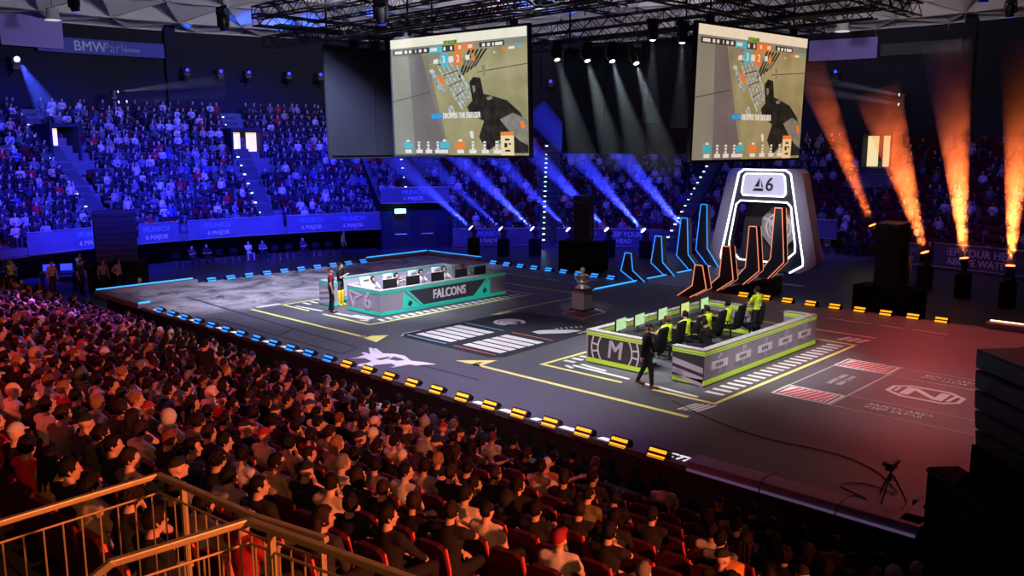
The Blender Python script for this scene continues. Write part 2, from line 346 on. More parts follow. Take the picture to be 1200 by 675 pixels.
HAIRC = {'black':(.005,.004,.005),'dark-brown':(.01,.006,.005),'brown':(.02,.011,.007),'fair':(.2,.12,.055),'ginger':(.13,.045,.015),'grey':(.14,.135,.13)}
def put_person(fig, loc, rz, label, group, hair, hcol, skin, shirt, trousers, shoes=(.02,.02,.02), headset=False, eyes=False, hair_name=None, names=('shirt','trousers')):
    b = obj('person', fig['body'], None); b.location = loc; b.rotation_euler = (0,0,rz); b.color = (*skin, 1)
    tag(b, label, 'person', group)
    for nm, key, c in ((names[0], 'shirt', shirt), (names[1], 'trousers', trousers), ('shoes', 'shoes', shoes)):
        o = obj(nm, fig[key], None, b); o.color = (*c, 1)
    if hair:
        nm = hair_name or {'cap':'cap','beanie':'beanie','hood':'hood'}.get(hair, 'hair')
        o = obj(nm, HAIRS[hair], None, b); o.matrix_local = fig['HM']; o.color = (*hcol, 1)
    if headset: o = obj('headset', HEADSET, None, b); o.matrix_local = fig['HM']
    if eyes: o = obj('eyes', EYES, None, b); o.matrix_local = fig['HM']
    return b
# ------------------------------------------------------------------ the hall
def P3(r, th, z): return Vector((r*math.cos(rad(th)), r*math.sin(rad(th)), z))
def arc_strip(bm, prof, t0, t1, dt=2.0):
    n = max(2, int(round((t1-t0)/dt))); rows = []
    for i in range(n+1):
        th = t0+(t1-t0)*i/n; rows.append([bm.verts.new(P3(r, th, z)) for r, z in prof])
    for i in range(n):
        for k in range(len(prof)-1): bm.faces.new((rows[i][k], rows[i+1][k], rows[i+1][k+1], rows[i][k+1]))
FLZ = -1.0
b = bm_(); bmesh.ops.create_grid(b, x_segments=2, y_segments=2, size=60); bmesh.ops.translate(b, vec=(0,0,FLZ), verts=b.verts); struct('floor', b, 'floor')
NR = 17
def lrow(i): return 31.7+.85*i, 1.0+.49*i
def rrow(i): return 31.7+.85*i, -.7+.44*i
def tier(name, t0, t1, rowf, i0, zb):
    b = bm_(); r0, z0 = rowf(i0); prof = [(r0-.75, zb), (r0-.75, z0)]
    for i in range(i0, NR):
        r, z = rowf(i); prof += [(r+.4, z)]
        if i < NR-1: prof.append((r+.4, rowf(i+1)[1]))
    prof += [(47.6, prof[-1][1])]
    arc_strip(b, prof, t0, t1); struct(name, b, 'tier')
tier('floor_left_stand', 152.6, 214, lrow, 0, .5)
tier('floor_corner_stand', 143.4, 152.6, lrow, 3, 2.2)
tier('floor_far_stand', 52, 143.4, rrow, 0, -1.0)
# recess below the raised left stand, and the tunnel wall in the corner
b = bm_(); arc_strip(b, [(33.5,-1),(33.5,.6),(30.9,.6)], 152.6, 214); struct('wall_left_recess', b, 'wall')
b = bm_(); arc_strip(b, [(32.2,-1),(32.2,2.3),(31.5,2.3)], 143.4, 152.6, 1)
for th in (152.6, 143.4):
    vs = [b.verts.new(P3(r, th, z)) for r, z in ((30.9,-1),(40,-1),(40,6),(30.9,2.3))]; b.faces.new(vs)
struct('wall_tunnel', b, 'wall')
for k, (t0, t1) in enumerate(((145.2,147.4),(148.6,150.8))):
    b = bm_(); arc_strip(b, [(32.1,-1),(32.1,1.3)], t0, t1, .7); o = struct('door_%d' % (k+1), b, 'black')
    hb = bm_(); cap(hb, P3(32.05, t0+.4, .05), P3(32.05, t1-.4, .05), .03); obj('push_bar', hb, 'steel', o)
b = bm_(); arc_strip(b, [(47.6,-1),(47.6,16.4)], 40, 225); struct('wall_back', b, 'wall')
# concourse openings in the stands, lit from inside
def vomitory(n, th, r, z, w, lit_side, person=None):
    b = bm_(); M_ = frame(P3(r, th, z), P3(1, th-90, 0), (0,0,1))    # u to the right when seen from the pit, v up, n towards the pit
    for x0, x1, y0, y1 in ((-w/2-.15,-w/2,0,2.3),(w/2,w/2+.15,0,2.3),(-w/2-.15,w/2+.15,2.3,2.5)):
        box(b, ((x0+x1)/2,(y0+y1)/2,-1.2),(x1-x0,y1-y0,2.6),mtx=M_)
    o = struct('door_%d' % n, b, 'wall')
    b = bm_(); box(b, (0,1.15,-2.4),(w,2.3,.1),mtx=M_); obj('opening', b, 'black', o)
    b = bm_(); 
    for s in lit_side: box(b, (s*(w/2-.4),1.1,-1.2),(.75,2.2,.08),mtx=M_)
    obj('corridor_glow', b, 'lit', o, label='yellow lit corridor wall')
vomitory(3, 182.6, 39.6, 5.3, 1.6, (-1,)); vomitory(4, 164.9, 39.2, 5.1, 2.0, (-1, 1)); vomitory(5, 95.2, 40.5, 4.7, 1.9, (-1, 1))
# ceiling of folded white sails
b = bm_(); rings = [47.6, 43.0, 38.4, 33.8, 29.2, 24.6, 20.0]; nseg = 58
cz = lambda r: 15.1+(47.6-r)*.085
def cp(i, j, half): 
    th = 30+360/nseg*(j+(.5 if i % 2 else 0)+half); return P3(rings[i], th, cz(rings[i]))
sb = bm_(); hooks = []
V_ = {}
for i in range(len(rings)):
    for j in range(nseg+1): V_[i, j] = b.verts.new(cp(i, j, 0)+Vector((0,0,-.25 if (i % 2) else .1)))
for i in range(len(rings)-1):
    for j in range(nseg):
        a, c, d, e = V_[i, j], V_[i, j+1], V_[i+1, j], V_[i+1, j+1]
        tris = ((a, c, d), (c, e, d)) if i % 2 == 0 else ((a, e, d), (a, c, e))
        for t_ in tris:
            cen = (t_[0].co+t_[1].co+t_[2].co)/3+Vector((0,0,.75 if (t_ is tris[0]) else 1.25)); cv = b.verts.new(cen)
            for q in range(3): b.faces.new((t_[q], t_[(q+1) % 3], cv))
            for q in range(3): cap(sb, t_[q].co+Vector((0,0,-.03)), t_[(q+1) % 3].co+Vector((0,0,-.03)), .045, .045, 4, True)
        if i < 4: hooks.append(a.co.copy())
ce = struct('ceiling', b, 'ceil'); obj('seam', sb, 'seam', ce)
b = bm_()
for h in hooks: cap(b, h+Vector((0,0,.1)), h+Vector((0,0,-.55)), .06, .04, 5, True)
obj('rod', b, 'darkmetal', ce)
# upper wall furniture
def wall_panel(name, t0, t1, z0, z1, r, mt, label, cat, tilt=0):
    b = bm_(); n = 4; pr = []
    for i in range(n+1):
        th = t0+(t1-t0)*i/n; pr.append([b.verts.new(P3(r+d, th, z)) for d, z in ((0,z0),(0,z1),(.15,z1),(.15,z0))])
    for i in range(n):
        for k in range(4): b.faces.new((pr[i][k], pr[i+1][k], pr[i+1][(k+1) % 4], pr[i][(k+1) % 4]))
    b.faces.new(pr[0]); b.faces.new(pr[-1][::-1])
    return tag(obj(name, b, mt), label, cat)
sg = wall_panel('arena_sign', 180.6, 169.8, 13.0, 14.05, 46.9, 'signblue', 'long blue sign with pale lettering high on the left wall', 'sign')
for s_, th, mt, xs, bold in (('BMW', 176.3, 'signtext', .95, .012), ('Park', 174.2, 'signtext2', .95, 0), ('mute', 172.7, 'signtext2', .9, 0)):
    b = bm_(); text(b, s_ if s_ != 'mute' else 'arena', 1.0 if s_ != 'mute' else .5, frame(P3(46.86, th, 13.5), P3(1, th-90, 0), (0,0,1)), bold, xs, .02) if s_ != 'mute' else box(b, P3(46.86, th, 13.42), (.05, 1.1, .22), rad(th))
    obj('lettering', b, mt, sg)
wall_panel('wall_panel', 183.6, 178.6, 13.2, 16.1, 46.6, 'purple', 'lilac panel at the far left under the ceiling', 'panel')
wall_panel('wall_panel', 104.2, 97.9, 12.9, 14.5, 46.9, 'purple', 'lilac panel on the wall right of the large screens', 'panel')
b = wall_panel('wall_duct', 97.6, 90.6, 13.0, 13.9, 46.9, 'gatedark', 'dark boxed duct on the wall above the orange smoke', 'duct')
for k, th in enumerate((169.2, 131.0, 90.0)):
    b = bm_(); box(b, P3(47.2, th, 12.5), (.6,.8,6), rad(th)); struct('wall_pier_%d' % (k+1), b, 'wall')
# hanging lamps under the ceiling at the left
def lamp():
    t = thing('ceiling_lamp', '', 'lamp', group='round lamps under the ceiling')
    b = bm_(); lathe(b, [(.2,.75),(.34,.7),(.4,.2),(.48,.12),(.5,0)], seg=18); obj('housing', b, 'cap', t)
    b = bm_(); lathe(b, [(.46,-.03),(.46,.01)], seg=18); obj('diffuser', b, 'lampw', t)
    b = bm_(); cap(b, (0,0,.75), (0,0,1.6), .03, .03, 5, True); obj('stem', b, 'darkmetal', t)
    return t
L0 = lamp()
for k, (x, y, z, lb) in enumerate(((-33.8,-9.6,13.7,'round white lamp nearest the top left corner, under the ceiling'), (-38.5,-2.3,14.1,'round white lamp above the lettering of the blue arena sign'), (-4.0,34.2,13.6,'round white lamp right of the large screens under the ceiling'))):
    o = L0 if k == 0 else dup(L0); o.location = (x,y,z); o['label'] = lb
# banners on the balcony fronts
def banner(t0, t1, z0, z1, r, label, words, dim=1):
    t = thing('banner', label, 'banner', group='printed banners on the stand fronts')
    b = bm_(); n = max(2, int(abs(t1-t0)/1.5)); pr = []
    for i in range(n+1):
        th = t0+(t1-t0)*i/n; pr.append([b.verts.new(P3(r+d, th, z)) for d, z in ((0,z0),(0,z1),(.05,z1),(.05,z0))])
    for i in range(n):
        for k in range(4): b.faces.new((pr[i][k], pr[i+1][k], pr[i+1][(k+1) % 4], pr[i][(k+1) % 4]))
    b.faces.new(pr[0]); b.faces.new(pr[-1][::-1]); obj('cloth', b, 'banner', t)
    for zz in (z1+.06, z0-.02):
        b = bm_(); tube(b, [P3(r-.02, t0+(t1-t0)*i/n, zz) for i in range(n+1)], .035, 5); obj('rail', b, 'steel', t)
    h = z1-z0
    for th, rowsw in words:
        for kk, (s_, sz, mt) in enumerate(rowsw):
            zz = z1-h*(.3+.42*kk); b = bm_()
            text(b, s_, sz, frame(P3(r-.03, th, zz), P3(1, th-90, 0), (0,0,1)), .02, .92, .02); obj('lettering', b, mt, t)
    return t
MW = [('MUNICH', .44, 'banblue'), ('6 MAJOR', .38, 'banwhite')]
banner(194.2, 183.6, .62, 1.72, 30.9, 'dark printed banner left of the far left loudspeaker tower', [(187.5, MW)])
banner(182.2, 177.6, .6, 1.7, 30.9, 'short dark banner just right of the far left loudspeaker tower', [(180.2, MW)])
banner(176.6, 165, .6, 1.7, 30.9, 'long dark banner below the fullest blue lit stand block', [(173, MW)])
banner(164.6, 152.7, .6, 1.7, 30.9, 'dark banner at the corner end of the left stand, before the tunnel', [(161.5, MW), (156.2, MW)])
banner(152.4, 143.5, 2.35, 3.35, 31.3, 'dark banner above the black tunnel doors', [(148.2, MW)])
banner(143.2, 131.4, -.75, .4, 30.9, 'low dark banner behind the left blue beam lights', [(138.4, MW)])
banner(129.4, 115.5, -.75, .4, 30.9, 'low dark banner behind the right blue beam lights', [(125.6, MW), (120.5, [('KEEP YOUR', .5, 'banwhite'), ('HEAD', .44, 'banwhite')])])
banner(100.5, 94, .4, 1.5, 30.9, 'blue lit banner right of the tall lit gate', [])
banner(88, 84.5, -.75, .4, 30.9, 'small dark banner beside the far right loudspeaker tower', [(86.4, MW)])
banner(83, 70, -.75, .55, 30.9, 'wide dark banner behind the orange smoke lights', [(78.2, [('KEEP YOUR HEAD', .62, 'banwhite'), ('ABOVE WATER', .56, 'banwhite')])])
b = bm_(); text(b, '6', .9, frame(P3(30.86, 97.2, .95), P3(1, 7.2, 0), (0,0,1)), .0, 1.2, .02)
# aisles with step lights
STEP = bm_(); rbox(STEP, (0,0,0), (.14,.14,.05), .015); STEP = mesh_from('step_light', STEP, 'steplight')
AISLES = []
def aisle(P0, P1, n, label, w=1.1, a=0, bright=1):
    t = thing('aisle_stairs', label, 'stairs', group='lit aisle stairs between the seat blocks')
    P0 = Vector(P0); P1 = Vector(P1); d = (P1-P0); hd = Vector((d.x, d.y, 0)).normalized(); sd = Vector((-hd.y, hd.x, 0)); b = bm_()
    ns = max(6, int(d.length/.42))
    for i in range(ns):
        c = P0+d*((i+.5)/ns); box(b, c+Vector((0,0,-.18)), ((d.length/ns)*1.1, w, .42), math.atan2(hd.y, hd.x))
    obj('steps', b, 'concrete', t)
    for i in range(n):
        o = obj('step_light', STEP, None, t); c = P0+d*((i+.3)/n)+Vector((0,0,.1)); o.location = c+sd*(.42*(1 if a == 0 else a))
    AISLES.append((P0, hd, w)); return t
def radial(th, rowf, i0=0, i1=NR-1, off=0):
    r0, z0 = rowf(i0); r1, z1 = rowf(i1); return P3(r0-.4, th, z0+.02), P3(r1, th+off, z1+.02)
aisle(*radial(184.6, lrow, 0, 16, -1.6), 11, 'lit aisle stairs in the left stand, leftmost of them')
aisle(*radial(166.4, lrow, 0, 16, -1.6), 13, 'lit aisle stairs below the twin lit doorway in the left stand')
aisle(*radial(147.6, lrow, 4, 16, -.6), 9, 'lit aisle stairs above the black tunnel doors')
aisle(*radial(130.4, rrow, 0, 16), 20, 'straight lit aisle stairs behind the middle of the stage')
aisle((-12.75,27.9,-.75), (-15.4,38.4,5.2), 15, 'slanting lit aisle stairs left of the tall lit gate')
# ---- merged far crowd
class Mob:
    def __init__(s): s.v = []; s.f = []; s.c = []; s.n = 0
    def add(s, v, f, c): s.v.append(v); s.f.append(f+s.n); s.c.append(c); s.n += len(v)
    def build(s, name, material):
        v = np.concatenate(s.v); f = np.concatenate(s.f); c = np.concatenate(s.c)
        me = bpy.data.meshes.new(name); me.vertices.add(len(v)); me.vertices.foreach_set('co', v.astype(np.float32).ravel())
        me.loops.add(len(f)*3); me.loops.foreach_set('vertex_index', f.astype(np.int32).ravel()); me.polygons.add(len(f)); me.polygons.foreach_set('loop_start', np.arange(0, len(f)*3, 3, dtype=np.int32))
        me.update(calc_edges=True); a = me.color_attributes.new('Col', 'FLOAT_COLOR', 'POINT'); cc = np.ones((len(v), 4), np.float32); cc[:, :3] = c; a.data.foreach_set('color', cc.ravel())
        me.polygons.foreach_set('use_smooth', [True]*len(f)); me.materials.append(M[material]); me.validate()
        o = bpy.data.objects.new(name, me); COL.objects.link(o); return o
def arrays(me):
    me.calc_loop_triangles(); v = np.empty(len(me.vertices)*3, np.float32); me.vertices.foreach_get('co', v)
    f = np.empty(len(me.loop_triangles)*3, np.int32); me.loop_triangles.foreach_get('vertices', f); return v.reshape(-1, 3), f.reshape(-1, 3)
def low_person(arm, leanx):
    """a seated figure for the distance: list of (slot, arrays)"""
    out = []
    def take(slot, fn):
        b = bm_(); fn(b); me = bpy.data.meshes.new('t'); b.to_mesh(me); b.free(); out.append((slot, *arrays(me))); bpy.data.meshes.remove(me)
    hx = leanx*.5
    take('skin', lambda b: (ell(b, (hx, .06, 1.23), (.078,.095,.118), sub=1), cap(b, (hx*.9,.02,1.06), (hx,.04,1.16), .055, .05, 5, True)))
    take('hair', lambda b: ell(b, (hx, .035, 1.265), (.088,.1,.1), sub=1))
    def top(b):
        cap(b, (0,0,.5), (hx*.6,0,.86), .16, .18, 6); cap(b, (hx*.8-.15,0,.99), (hx*.8+.15,0,.99), .075, .075, 5)
        for s in (-1, 1):
            e = (s*.25,.06,.72); wv = {0:(s*.07,.28,.64),1:(-s*.04,.24,.8),2:(s*.07,.3,.9),3:(s*.12,.2,1.3)}[arm]
            cap(b, (s*.19+hx*.8,0,.98), e, .062, .05, 4); cap(b, e, wv, .05, .04, 4)
    take('shirt', top)
    take('skin', lambda b: [ell(b, {0:(s*.06,.31,.63),1:(-s*.06,.26,.8),2:(s*.05,.34,.92),3:(s*.1,.2,1.35)}[arm], (.05,.05,.04), sub=1) for s in (-1,1)])
    take('trousers', lambda b: [(cap(b, (s*.09,.0,.5), (s*.13,.44,.51), .09, .07, 5), cap(b, (s*.13,.44,.5), (s*.13,.42,.1), .066, .05, 5)) for s in (-1,1)])
    return out
LOWP = [low_person(a, l) for a, l in ((0,0),(0,.06),(1,-.05),(1,0),(2,.0),(0,-.08),(3,0))]
PAL_SHIRT = [(.016,.016,.02)]*14+[(.03,.03,.045)]*5+[(.5,.5,.5)]*3+[(.3,.3,.33)]*2+[(.12,.12,.14)]*4+[(.36,.28,.18),(.3,.02,.02),(.04,.06,.2),(.05,.09,.06),(.55,.5,.45)]
PAL_TROU = [(.015,.015,.02)]*4+[(.03,.04,.08)]*3+[(.15,.14,.12),(.3,.26,.2),(.08,.08,.09)]
def mob_add(mob, parts, loc, rz, cols):
    c, s = math.cos(rz), math.sin(rz); Rm = np.array([[c,-s,0],[s,c,0],[0,0,1]], np.float32)
    for slot, v, f in parts: mob.add(v @ Rm.T+np.array(loc, np.float32), f, np.tile(np.array(cols[slot], np.float32), (len(v), 1)))
mob = Mob(); seatmob = Mob()
def seat_arrays():
    b = bm_(); box(b, (0,-.22,.7), (.46,.07,.5)); box(b, (0,.0,.42), (.44,.42,.08)); box(b, (0,-.05,.2), (.1,.1,.4)); me = bpy.data.meshes.new('t'); b.to_mesh(me); b.free(); a = arrays(me); bpy.data.meshes.remove(me); return a
SV, SF = seat_arrays()
def occupancy(th, left):
    if th > 153: return .93
    if th > 143.4: return .5
    if th > 131: return .5
    if th > 100: return .74
    if th > 92: return .25
    return .3
def far_rows(t0, t1, rowf, i0):
    for i in range(i0, NR-1):
        r, z = rowf(i); dt = math.degrees(.58/r); th = t0+dt
        while th < t1-dt:
            p = P3(r+R.uniform(-.08,.12), th+R.uniform(-.28,.28)*dt, z-R.uniform(0,.09))
            ok = all(abs((p-P0).xy.dot(Vector((-hd.y, hd.x)))) > w*.75 for P0, hd, w in AISLES if (p-P0).length < 22 and (P0.z < 5))
            for tv, rv in ((182.6,39.6),(164.9,39.2),(95.2,40.5)):
                if abs(math.radians(th-tv))*r < 1.4 and -2.6 < r-rv < 2.2: ok = False
            fx = frame_xy(p+Vector((0,0,1)))
            if ok and -40 < fx[0] < 1240:
                if R.random() < occupancy(th, 0):
                    hc = R.choice(list(HAIRC.values())); cols = dict(skin=R.choice(SKINS), hair=hc, shirt=R.choice(PAL_SHIRT), trousers=R.choice(PAL_TROU))
                    mob_add(mob, R.choice(LOWP), p, rad(th+90)+R.uniform(-.6,.6), cols)
                else:
                    c, s = math.cos(rad(th+90)), math.sin(rad(th+90)); Rm = np.array([[c,-s,0],[s,c,0],[0,0,1]])
                    seatmob.add(SV @ Rm.T+np.array(p), SF, np.tile(np.array((.07,.006,.01), np.float32), (len(SV), 1)))
            th += dt
far_rows(152.6, 212, lrow, 0); far_rows(143.4, 152.6, lrow, 3); far_rows(60, 143.4, rrow, 0)
# ------------------------------------------------------------------ the stage
def deck_mat():
    m, n, l, bs = nodes('stage_deck')
    tc = n.new('ShaderNodeTexCoord'); sp = n.new('ShaderNodeSeparateXYZ'); l.new(tc.outputs['Object'], sp.inputs[0])
    def noi(scale, det=6, rough=.6, dist=0):
        z = n.new('ShaderNodeTexNoise'); z.inputs['Scale'].default_value = scale; z.inputs['Detail'].default_value = det; z.inputs['Roughness'].default_value = rough; z.inputs['Distortion'].default_value = dist
        l.new(tc.outputs['Object'], z.inputs['Vector']); return z
    base = n.new('ShaderNodeMix'); base.data_type = 'RGBA'; base.inputs[6].default_value = (.075,.077,.092,1); base.inputs[7].default_value = (.115,.115,.132,1); l.new(noi(.9).outputs['Fac'], base.inputs[0])
    # frosted print on the left end of the stage
    ms = n.new('ShaderNodeMapRange'); ms.inputs['From Min'].default_value = -9.6; ms.inputs['From Max'].default_value = -11.6; l.new(sp.outputs['X'], ms.inputs['Value'])
    fr = n.new('ShaderNodeValToRGB'); fr.color_ramp.elements[0].position = .38; fr.color_ramp.elements[0].color = (.14,.14,.17,1); fr.color_ramp.elements[1].position = .6; fr.color_ramp.elements[1].color = (.75,.72,.76,1)
    l.new(noi(.7, 9, .72, .8).outputs['Fac'], fr.inputs[0])
    mx = n.new('ShaderNodeMix'); mx.data_type = 'RGBA'; l.new(ms.outputs[0], mx.inputs[0]); l.new(base.outputs[2], mx.inputs[6]); l.new(fr.outputs[0], mx.inputs[7])
    l.new(mx.outputs[2], bs.inputs['Base Color']); bs.inputs['Roughness'].default_value = .5; bs.inputs['Specular IOR Level'].default_value = .25
    return m
M['deck'] = deck_mat()
stage = thing('stage', 'broad dark esports stage with printed floor in the middle of the hall', 'stage')
b = bm_(); box(b, (-.6,.7,-.06), (34.6,18.6,.12)); obj('deck', b, 'deck', stage)
b = bm_(); box(b, (-.6,.7,-.56), (34.2,18.2,.88)); obj('skirt', b, 'skirt', stage)
for x0, y0, sx, sy in ((16.05,-8.4,-1,1),(-17.9,-8.55,1,1),(-17.9,10.2,1,-1),(16.5,10.2,-1,-1)):     # raised corner kerbs
    b = bm_(); zz = .03 if (sx < 0 and sy > 0) else .09; rbox(b, (x0+sx*2.1, y0, zz), (4.5,.5,.2), .03); rbox(b, (x0, y0+sy*2.1, zz), (.5,4.5,.2), .03); k = obj('corner_kerb', b, 'boothgrey', stage)
    b = bm_(); oy = -.27 if sy > 0 else .2; ox = .27 if sx < 0 else -.2
    if sy > 0 and sx < 0: mt = 'ledpurple'
    elif sx < 0: mt = 'ledwarm'
    else: mt = 'ledcyan'
    if not (sx > 0 and sy > 0): box(b, (x0+sx*2.1, y0+(.2 if sy < 0 else -.262), .2 if sx > 0 or sy < 0 else -.04), (4.4,.06,.04))
    else: box(b, (x0+sx*4.37, y0, .2), (.06,.46,.07))
    box(b, (x0+(-.2 if sx > 0 else .27), y0+sy*2.1, .2), (.07,4.4,.07)); obj('light_strip', b, mt, k)
def deco(name, mt, fn, parent=stage, label=None):
    b = bm_(); fn(b); return obj(name, b, mt, parent, label=label)
# yellow safety lines with triangle ends; mirrored about the centre line
for s in (-1, 1):
    deco('yellow_line', 'yellow', lambda b: line2(b, (s*2.6,-5.85), (s*10.0,-5.85), .14))
    deco('warning_triangle', 'yellow', lambda b: poly(b, [(s*1.95,-5.92),(s*2.95,-5.92),(s*2.85,-5.05)] if s > 0 else [(-2.9,-5.9),(-1.75,-6.05),(-2.3,-5.1)]))
    deco('triangle_mark', 'dkline', lambda b: poly(b, [(s*2.6,-5.75),(s*2.78,-5.75),(s*2.7,-5.5)], .012))
    deco('yellow_line', 'yellow', lambda b: (line2(b, (s*2.3,.3), (s*2.3,5.7), .12), line2(b, (s*2.3,5.65), (s*10,5.65), .12)))
    deco('warning_triangle', 'yellow', lambda b: poly(b, [(s*2.25,-.2),(s*2.35,.75),(s*1.3,1.0)] if s < 0 else [(2.25,-.2),(1.3,1.0),(2.35,.75)]))
    # border around the booth, open where the players walk in
    for seg in (((4.1,-4.48),(7.05,-4.48)), ((8.05,-4.48),(9.98,-4.48)), ((9.92,-4.48),(9.92,4.25)), ((4.1,4.2),(9.98,4.2)), ((4.16,-4.48),(4.16,4.25))):
        deco('yellow_line', 'yellow', lambda b: line2(b, (s*seg[0][0],seg[0][1]), (s*seg[1][0],seg[1][1]), .11))
    for k in range(21):        # white hatch bars along both long sides
        y = -3.75+k*.37
        for x0, x1 in ((9.18,9.7),(4.34,4.72)):
            deco('hatch_bar', 'white', lambda b: poly(b, [(s*x0,y),(s*x1,y+.02),(s*x1,y+.17),(s*x0,y+.15)][::s]))
    for x0, x1, y in ((4.9,7.0,-3.95),(5.0,6.0,-3.7),(7.6,9.3,-4.15),(4.75,5.1,-4.1)): deco('chevron_line', 'white', lambda b: line2(b, (s*x0,y), (s*x1,y-.12), .12))
    # white strip labels
deco('floor_label', 'white', lambda b: [line2(b, (9.5+.14*k,-5.5+.05*k), (9.6+.14*k,-4.75+.05*k), .09) for k in range(4)])
deco('floor_label', 'white', lambda b: poly(b, [(-10.35,-5.5),(-10.05,-5.5),(-10.05,-4.45),(-10.35,-4.45)]))
deco('floor_label', 'white', lambda b: [line2(b, (9.2+.3*k,4.6), (9.35+.3*k,5.25), .2) for k in range(3)])
# centre carpet with eight map bars
car = deco('carpet', 'carpet', lambda b: poly(b, [(-2.1,-4.6),(-1.8,-4.95),(2.4,-4.95),(2.75,-4.6),(2.4,.6),(2.0,1.15),(-1.5,1.15),(-2.0,.7)], .008))
deco('carpet_edge', 'thin', lambda b: polyline2(b, [(-2.07,-3.9),(-2.1,-4.6),(-1.8,-4.93)], .05, .012))
for s, x0, x1 in ((0,-1.72,.05),(1,.62,2.32)):
    for k in range(5): deco('map_bar', 'white', lambda b: poly(b, [(x0,-4.38+k*.43),(x1,-4.38+k*.43),(x1,-4.38+k*.43+.32),(x0,-4.38+k*.43+.32)], .012))
    for y in (-4.64,-1.93): deco('carpet_line', 'rline' if s else 'bline', lambda b: line2(b, (x0-.12,y), (x1+.06,y), .05, .012))
def swirl(b):
    for r, a0, a1, w in ((.5,.3,5.2,.16),(.3,1,6.4,.18),(.1,0,6.28,.16)):
        polyline2(b, [(-.75+r*1.05*math.cos(t),-.75+r*math.sin(t)) for t in np.linspace(a0, a1, 16)], w, .012)
deco('round_emblem', 'white', swirl)
def whale(b):
    poly(b, [(.95,-1.4),(1.35,-1.5),(2.0,-.7),(2.1,-.1),(1.75,-.25),(1.3,-.65),(1.0,-1.05)], .012)
    for k in range(6): line2(b, (1.35+.08*k,-.5+.17*k), (1.15+.09*k,-.4+.17*k), .05, .012)
    for k in range(3): poly(b, [(2.2,-.5+.22*k),(2.35,-.45+.22*k),(2.3,-.32+.22*k)], .012)
deco('crest_emblem', 'white', whale)
# winged emblem on the near edge
def wing(b):
    poly(b, [(-.56,-7.96),(-.52,-7.71),(-.61,-7.35),(-.93,-7.27),(-.89,-7.16),(-.54,-7.21),(-1.26,-6.72),(-1.24,-6.62),(-.6,-6.96),(-1.11,-6.66),(-1.04,-6.59),(-.35,-6.86),(-.04,-6.67),(.37,-6.59),(.85,-6.8),(1.01,-6.86),(1.43,-6.71),(1.88,-6.64),(1.67,-6.89),(1.53,-7.13),(1.3,-7.17),(1.26,-7.46),(1.19,-7.79),(1.11,-7.53),(.8,-7.47),(.68,-7.73),(.59,-7.94),(.79,-8.16),(.32,-8.33),(.18,-8.19),(.24,-7.93),(.19,-7.7),(-.26,-7.61)], .01)
deco('winged_emblem', 'white', wing)
for pts in ([(.38,-7.23),(.22,-6.88),(.58,-6.9),(.82,-6.97),(.69,-7.16)], [(.05,-7.47),(.11,-7.12),(.14,-6.95),(.3,-7.17),(.29,-7.46)]):
    deco('emblem_cut', 'deck', lambda b: poly(b, pts, .014))
# plinth mat
deco('plinth_mat', 'white', lambda b: polyline2(b, [(-.45,1.85),(.8,1.55),(.65,3.15),(-.3,3.5)], .08, .01, None, True))
deco('plinth_mat_red', 'red', lambda b: [line2(b, (-.25+.24*k,1.95-.03*k), (-.1+.22*k,2.45-.03*k), .13, .01) for k in range(4)])
# right end: safety area
for y in (-2.6, 1.28):
    o = deco('hazard_panel', 'white', lambda b: polyline2(b, [(10.5,y),(11.98,y),(11.98,y+.98),(10.5,y+.98)], .06, .008, None, True))
    def hz(b):
        for k in range(8):
            x = 10.62+k*.165; P = [(x,y+.09),(x+.1,y+.09),(x+.3,y+.88),(x+.2,y+.88)]; poly(b, [(min(p[0],11.84),p[1]) for p in P], .01)
    deco('hazard_stripes', 'red', hz); deco('hazard_ground', 'white', lambda b: poly(b, [(10.6,y+.08),(11.88,y+.08),(11.88,y+.9),(10.6,y+.9)], .007))
deco('thin_line', 'thin', lambda b: line2(b, (12.05,-2.62), (12.05,2.35), .05)); deco('thin_line', 'thin', lambda b: line2(b, (10.5,-1.6), (10.5,1.3), .035))
for y in (-2.62,-1.5,1.2,2.25): deco('thin_line', 'thin', lambda b: line2(b, (12.05,y), (16.2,y), .035))
deco('floor_lettering', 'white', lambda b: (text(b, 'SAFETY AREA', .25, frame((13.5,-1.9,0), (1,0,0), (0,1,0)), .012, 1.0, .008), text(b, 'KEEP CLEAR', .25, frame((13.42,-2.17,0), (1,0,0), (0,1,0)), .012, 1.0, .008)))
deco('floor_lettering', 'white', lambda b: (text(b, 'SAFETY AREA', .22, frame((13.5,1.84,0), (1,0,0), (0,1,0)), .01, 1.0, .008), text(b, 'KEEP CLEAR', .22, frame((13.4,1.58,0), (1,0,0), (0,1,0)), .01, 1.0, .008)))
deco('floor_lettering', 'thin', lambda b: (text(b, 'SAFETY AREA', .2, frame((11.2,-.15,0), (0,1,0), (-1,0,0)), .01, 1.0, .008), text(b, 'KEEP CLEAR', .2, frame((11.45,-.15,0), (0,1,0), (-1,0,0)), .01, 1.0, .008)))
def badge(b):
    z = bm_(); badge_shape(z); bmesh.ops.transform(z, matrix=Matrix.Translation((13.47,-.06,0)) @ Matrix.Diagonal((.78,.82,1,1)) @ Matrix.Translation((-13.65,.17,0)), verts=z.verts); merge(b, z)
def badge_shape(b):
    O = [(12.55,-.5),(13.1,-.85),(14.4,-.85),(14.75,-.5),(14.75,.1),(14.2,.5),(13.0,.5),(12.55,.15)]
    polyline2(b, O, .14, .01, None, True); poly(b, [(12.95,.3),(13.3,.3),(14.0,-.35),(14.0,.3),(14.3,.3),(14.3,-.62),(14.0,-.62),(13.25,.05),(13.25,-.62),(12.95,-.62)], .01)
    line2(b, (14.45,-.55), (14.5,.2), .12, .01); line2(b, (12.75,-.4), (12.75,.1), .1, .01)
deco('octagon_emblem', 'white', badge)
